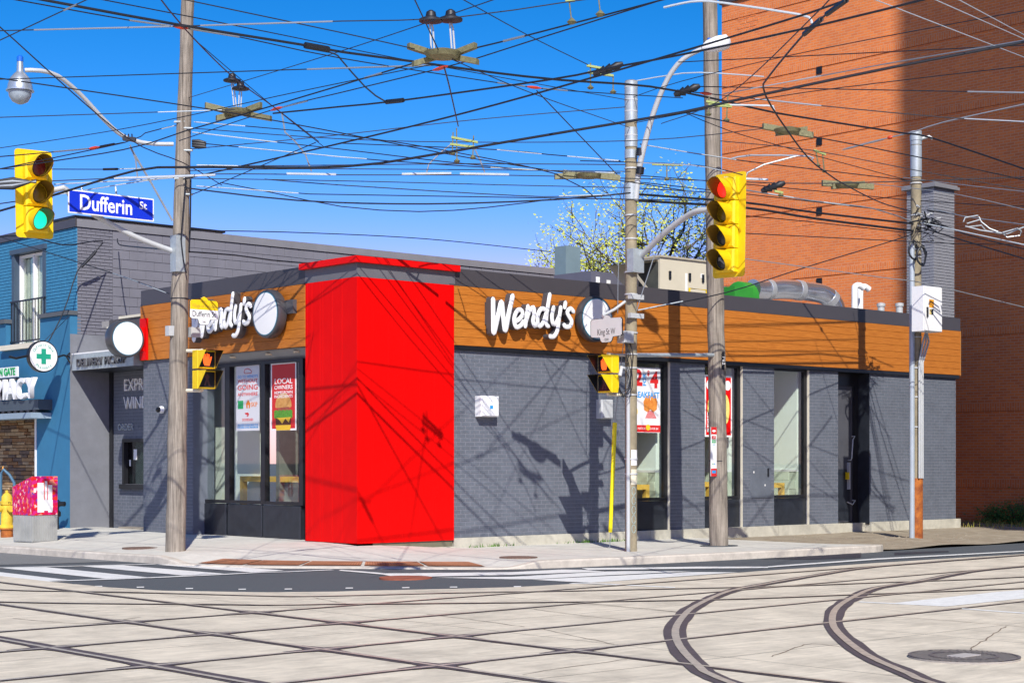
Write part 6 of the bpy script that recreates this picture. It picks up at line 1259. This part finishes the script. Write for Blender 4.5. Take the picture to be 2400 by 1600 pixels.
wire('pale bracket arm wire from the right pole to the curving trolley wire', [(1556, 18), (1600, 8), (1640, 3), (1700, 8), (1870, 34), (1900, 46), (1902, 56)], 21, 20, 4.0, wire_white)
wire('pale pull-off rod from the lime clamp to the curving trolley wire', [(1690, 246), (1800, 248), (1812, 252), (1815, 262)], 25, 25, 3.4, wire_white)
wire('pale pull-off rod below the brick vents', [(1715, 372), (1760, 364), (1895, 366), (1902, 375)], 27, 27, 3.0, wire_grey)
wire('slim vertical guy wire left of the concrete pole', [(1448, 735), (1452, 560), (1478, 300)], D2+.3, D2, 1.5, wire_grey)
wire('slim pale guy wire right of the concrete pole', [(1490, 735), (1530, 610), (1565, 530)], D2, D2-.3, 1.8, wire_grey)

# ---------------------------------------------------------------- overhead hardware
Dq = DC-2.5; t = thing('wire_frame_fitting', 'bent silver wire frame hanging in the cables right of the far pole', 'overhead fitting', at(2300, 530, Dq))
for P in ([(2258, 520), (2262, 510), (2292, 505), (2296, 515), (2266, 524), (2268, 532), (2300, 528), (2310, 540), (2345, 548)], [(2350, 545), (2385, 535), (2394, 542), (2390, 552), (2360, 556), (2352, 548), (2320, 536), (2300, 520), (2294, 508)], [(2262, 530), (2300, 540), (2360, 548), (2400, 532)]): MB().tube([at(u, v, Dq+.02*k) for k, (u, v) in enumerate(P)], .014, 6).build('rod', galv, t, True)
MB().tube([at(436, 408, DL-.2), at(431, 470, DL-.22), at(424, 560, DL-.24), at(430, 610, DL-.22), at(437, 640, DL-.18)], .012, 6).build('down_lead', wire_m, tL, True)
MB().tube([at(447, 420, DL-.16), at(446, 520, DL-.16), at(443, 592, DL-.15)], .016, 6).build('down_lead', wire_m, tL, True)
for v, sgn_ in ((300, 1), (352, 1), (418, -1), (455, 1), (392, 1), (285, -1)): MB().cyl(at(430-3*sgn_, v, DL-.1), at(430+22*sgn_, v+1, DL-.1), .018, n=8).build('eye_bolt', galv, tL, True)
def box_bar(mb, a, b, w, h):
    a, b = Vector(a), Vector(b); d = (b-a).normalized(); s = d.cross(Vector((0, 0, 1))).normalized()*w/2; u = Vector((0, 0, h/2))
    mb.add([a-s-u, a+s-u, a+s+u, a-s+u, b-s-u, b+s-u, b+s+u, b-s+u], [(0, 1, 2, 3), (4, 7, 6, 5), (0, 4, 5, 1), (1, 5, 6, 2), (2, 6, 7, 3), (3, 7, 4, 0)])
def pan(lab, D, arms, ctr, hang=()):
    c = at(*ctr, D); t = thing('crossing_pan', lab, 'overhead fitting', c)
    for (u0, v0), (u1, v1) in arms: mb = MB(); box_bar(mb, at(u0, v0, D), at(u1, v1, D+.15), .07, 13*D/F); mb.build('runner', insul_grn, t)
    mb = MB(); mb.lathe([(.05, -.05), (.17, -.03), (.2, .02), (.1, .05)], c, 14); mb.build('hub', insul_grn, t, True)
    for (u0, v0), (u1, v1) in hang:
        a, b = at(u0, v0, D), at(u1, v1, D); MB().lathe([(.02, .07), (.05, .05), (.06, .0), (.13, -.03), (.13, -.05), (.03, -.06)], a, 14).build('insulator_cap', wire_m, t, True)
        for s in (-1, 1): MB().tube([a+Vector((s*.012, 0, -.08)), a.lerp(b, .35)+Vector((s*.02, 0, 0)), b+Vector((s*.02, 0, 0))], .01, 6).build('link', galv_lt, t, True)
    return t
pan('bronze crossing pan hung from two black insulators, top centre', 18, [((957, 108), (1020, 128)), ((1115, 107), (1055, 130)), ((968, 150), (1040, 130)), ((1120, 145), (1050, 132))], (1037, 128), [((1010, 40), (1014, 115)), ((1056, 38), (1062, 115))])
pan('bronze crossing pan hung from two black insulators beside the left pole', 25, [((481, 247), (540, 262)), ((612, 246), (565, 264)), ((507, 277), (555, 266)), ((635, 278), (570, 266))], (557, 262), [((544, 183), (551, 250)), ((564, 202), (562, 250))])
pan('flat crossing pan over the trolley wire left of the concrete pole', 26, [((1300, 414), (1440, 410)), ((1320, 405), (1452, 417))], (1380, 412))
pan('crossing pan on the curving wire over the lit brick, upper of two', 24.5, [((1788, 296), (1905, 317)), ((1820, 312), (1890, 304))], (1845, 307))
pan('crossing pan on the curving wire over the lit brick, lower of two', 27.5, [((1927, 429), (2047, 438)), ((1950, 437), (2025, 431))], (1985, 434))
def hanger(lab, D, bars, posts, ins=()):
    c = at(bars[0][0][0], bars[0][0][1], D); t = thing('section_hanger', lab, 'overhead fitting', c)
    for (u0, v0), (u1, v1) in bars: mb = MB(); box_bar(mb, at(u0, v0, D), at(u1, v1, D), .05, 5*D/F); mb.build('bar', insul_lime, t)
    for (u0, v0), (u1, v1) in posts: MB().tube([at(u0, v0, D), at(u1, v1, D)], 1.6*D/F, 6).build('bolt_rod', insul_grn, t, True); MB().lathe([(.01, .04), (.05, 0), (.03, -.02)], at(u1, v1, D), 8).build('wire_clamp', insul_grn, t, True)
    for u, v, L_ in ins: a = at(u-L_/2, v+L_*.18, D); b = at(u+L_/2, v-L_*.18, D); MB().tube([a, a.lerp(b, .2), a.lerp(b, .21), a.lerp(b, .4), a.lerp(b, .41), a.lerp(b, .6), a.lerp(b, .61), a.lerp(b, .8), b], [.03, .06, .04, .07, .04, .07, .04, .06, .03], 10).build('feeder_insulator', wire_m, t, True)
    return t
hanger('lime green section hanger with black insulator left of the concrete pole top', 24, [((1375, 154), (1418, 162)), ((1378, 170), (1438, 178))], [((1384, 148), (1384, 206)), ((1437, 176), (1437, 216))], [(1425, 162, 70)])
hanger('lime green section hanger in mid-sky above the pale skid bars', 24.5, [((1058, 322), (1120, 334)), ((1055, 338), (1118, 346))], [((1062, 310), (1060, 360)), ((1110, 318), (1108, 370)), ((1070, 300), (1071, 378))])
hanger('pair of bolt hangers at the top edge right of centre', 16.5, [((1325, 3), (1348, 1))], [((1334, 4), (1340, 52)), ((1403, -4), (1407, 34))])
hanger('lime clamp with black insulator at the right wooden pole', 24.5, [((1655, 238), (1710, 247)), ((1660, 246), (1715, 250))], [((1662, 228), (1660, 268)), ((1706, 222), (1703, 282))], [(1610, 212, 60)])
hanger('lime clamp at the end of the gripped span over the brick', 33, [((1907, 352), (1935, 362))], [((1912, 352), (1918, 388)), ((1928, 362), (1932, 402))])
hanger('small black insulator on the wire below the pull-off rods', 27, [((1815, 448), (1835, 452))], [((1828, 448), (1830, 458))], [(1812, 438, 55)])
hanger('lime bar below the street lamp arm at the concrete pole', D2-.4, [((1528, 385), (1600, 387))], [((1563, 384), (1563, 420))])
for lab, D, P in (('pale skid bars with two bent hangers on the trolley wire, sky centre', 27.3, [((942, 408), (1058, 406)), ((1078, 407), (1193, 409))]), ('pale skid bar right of the left pole', 27.5, [((672, 407), (788, 409))]), ('grey skid bar crossing in front of the left pole', 27, [((268, 418), (505, 410))]), ('blue-grey skid bar at the top of the red signal', 27, [((1697, 417), (1800, 421))])):
    t = thing('skid_bar', lab, 'overhead fitting', at(*P[0][0], D))
    for a, b in P: mb = MB(); box_bar(mb, at(*a, D), at(*b, D), .04, 4.5*D/F); mb.build('bar', galv, t)
    if 'two bent' in lab:
        for pts in ([(1055, 340), (1030, 360), (1005, 385), (1000, 404)], [(1112, 348), (1125, 375), (1136, 404)]): MB().tube([at(u, v, D) for u, v in pts], .012, 6).build('hanger_rod', wire_grey, t, True)
    elif 'right of' in lab: MB().tube([at(u, v, D) for u, v in ((660, 262), (668, 310), (690, 330), (715, 360), (730, 402))], .014, 6).build('hanger_rod', wire_grey, t, True)
    elif 'crossing' in lab: MB().tube([at(u, v, D) for u, v in ((305, 340), (318, 375), (322, 414))], .014, 6).build('hanger_rod', wire_grey, t, True)
    else: MB().tube([at(u, v, D) for u, v in ((1748, 415), (1752, 405), (1790, 386), (1870, 365))], .014, 6).build('hanger_rod', wire_grey, t, True)
c = at(303, 325, DL-1.3); t = thing('cable_clamp', 'black cable clamp on the left lamp arm', 'overhead fitting', c); mb = MB(); box_bar(mb, at(288, 325, DL-1.3), at(318, 327, DL-1.3), .08, .06); mb.build('block', wire_m, t)
for k in range(3): MB().tube([at(294+k*8, 325, DL-1.3), at(293+k*8, 314, DL-1.3)], .012, 6).build('bolt', wire_m, t, True)
c = at(475, 338, DL-.2); t = thing('cable_splice', 'black bundled splices on the right side of the left pole', 'overhead fitting', c)
for k in range(3): MB().tube([at(450, 330+k*6, DL-.2), at(465, 332+k*6, DL-.2), at(483, 335+k*5, DL-.2)], [.02, .04, .02], 8).build('sleeve', wire_m, t, True)
c = at(30, 430, dep(cL)-.4); t = thing('cable_splice', 'bundle of grey splices left of the left traffic signal', 'overhead fitting', c)
for k in range(5): MB().tube([at(-12, 425+k*4, dep(cL)-.4), at(30, 420+k*5, dep(cL)-.4), at(85, 428-k*1.5, dep(cL)-.4)], [.02, .035, .015], 7).build('sleeve', wire_grey if k % 2 else wire_m, t, True)
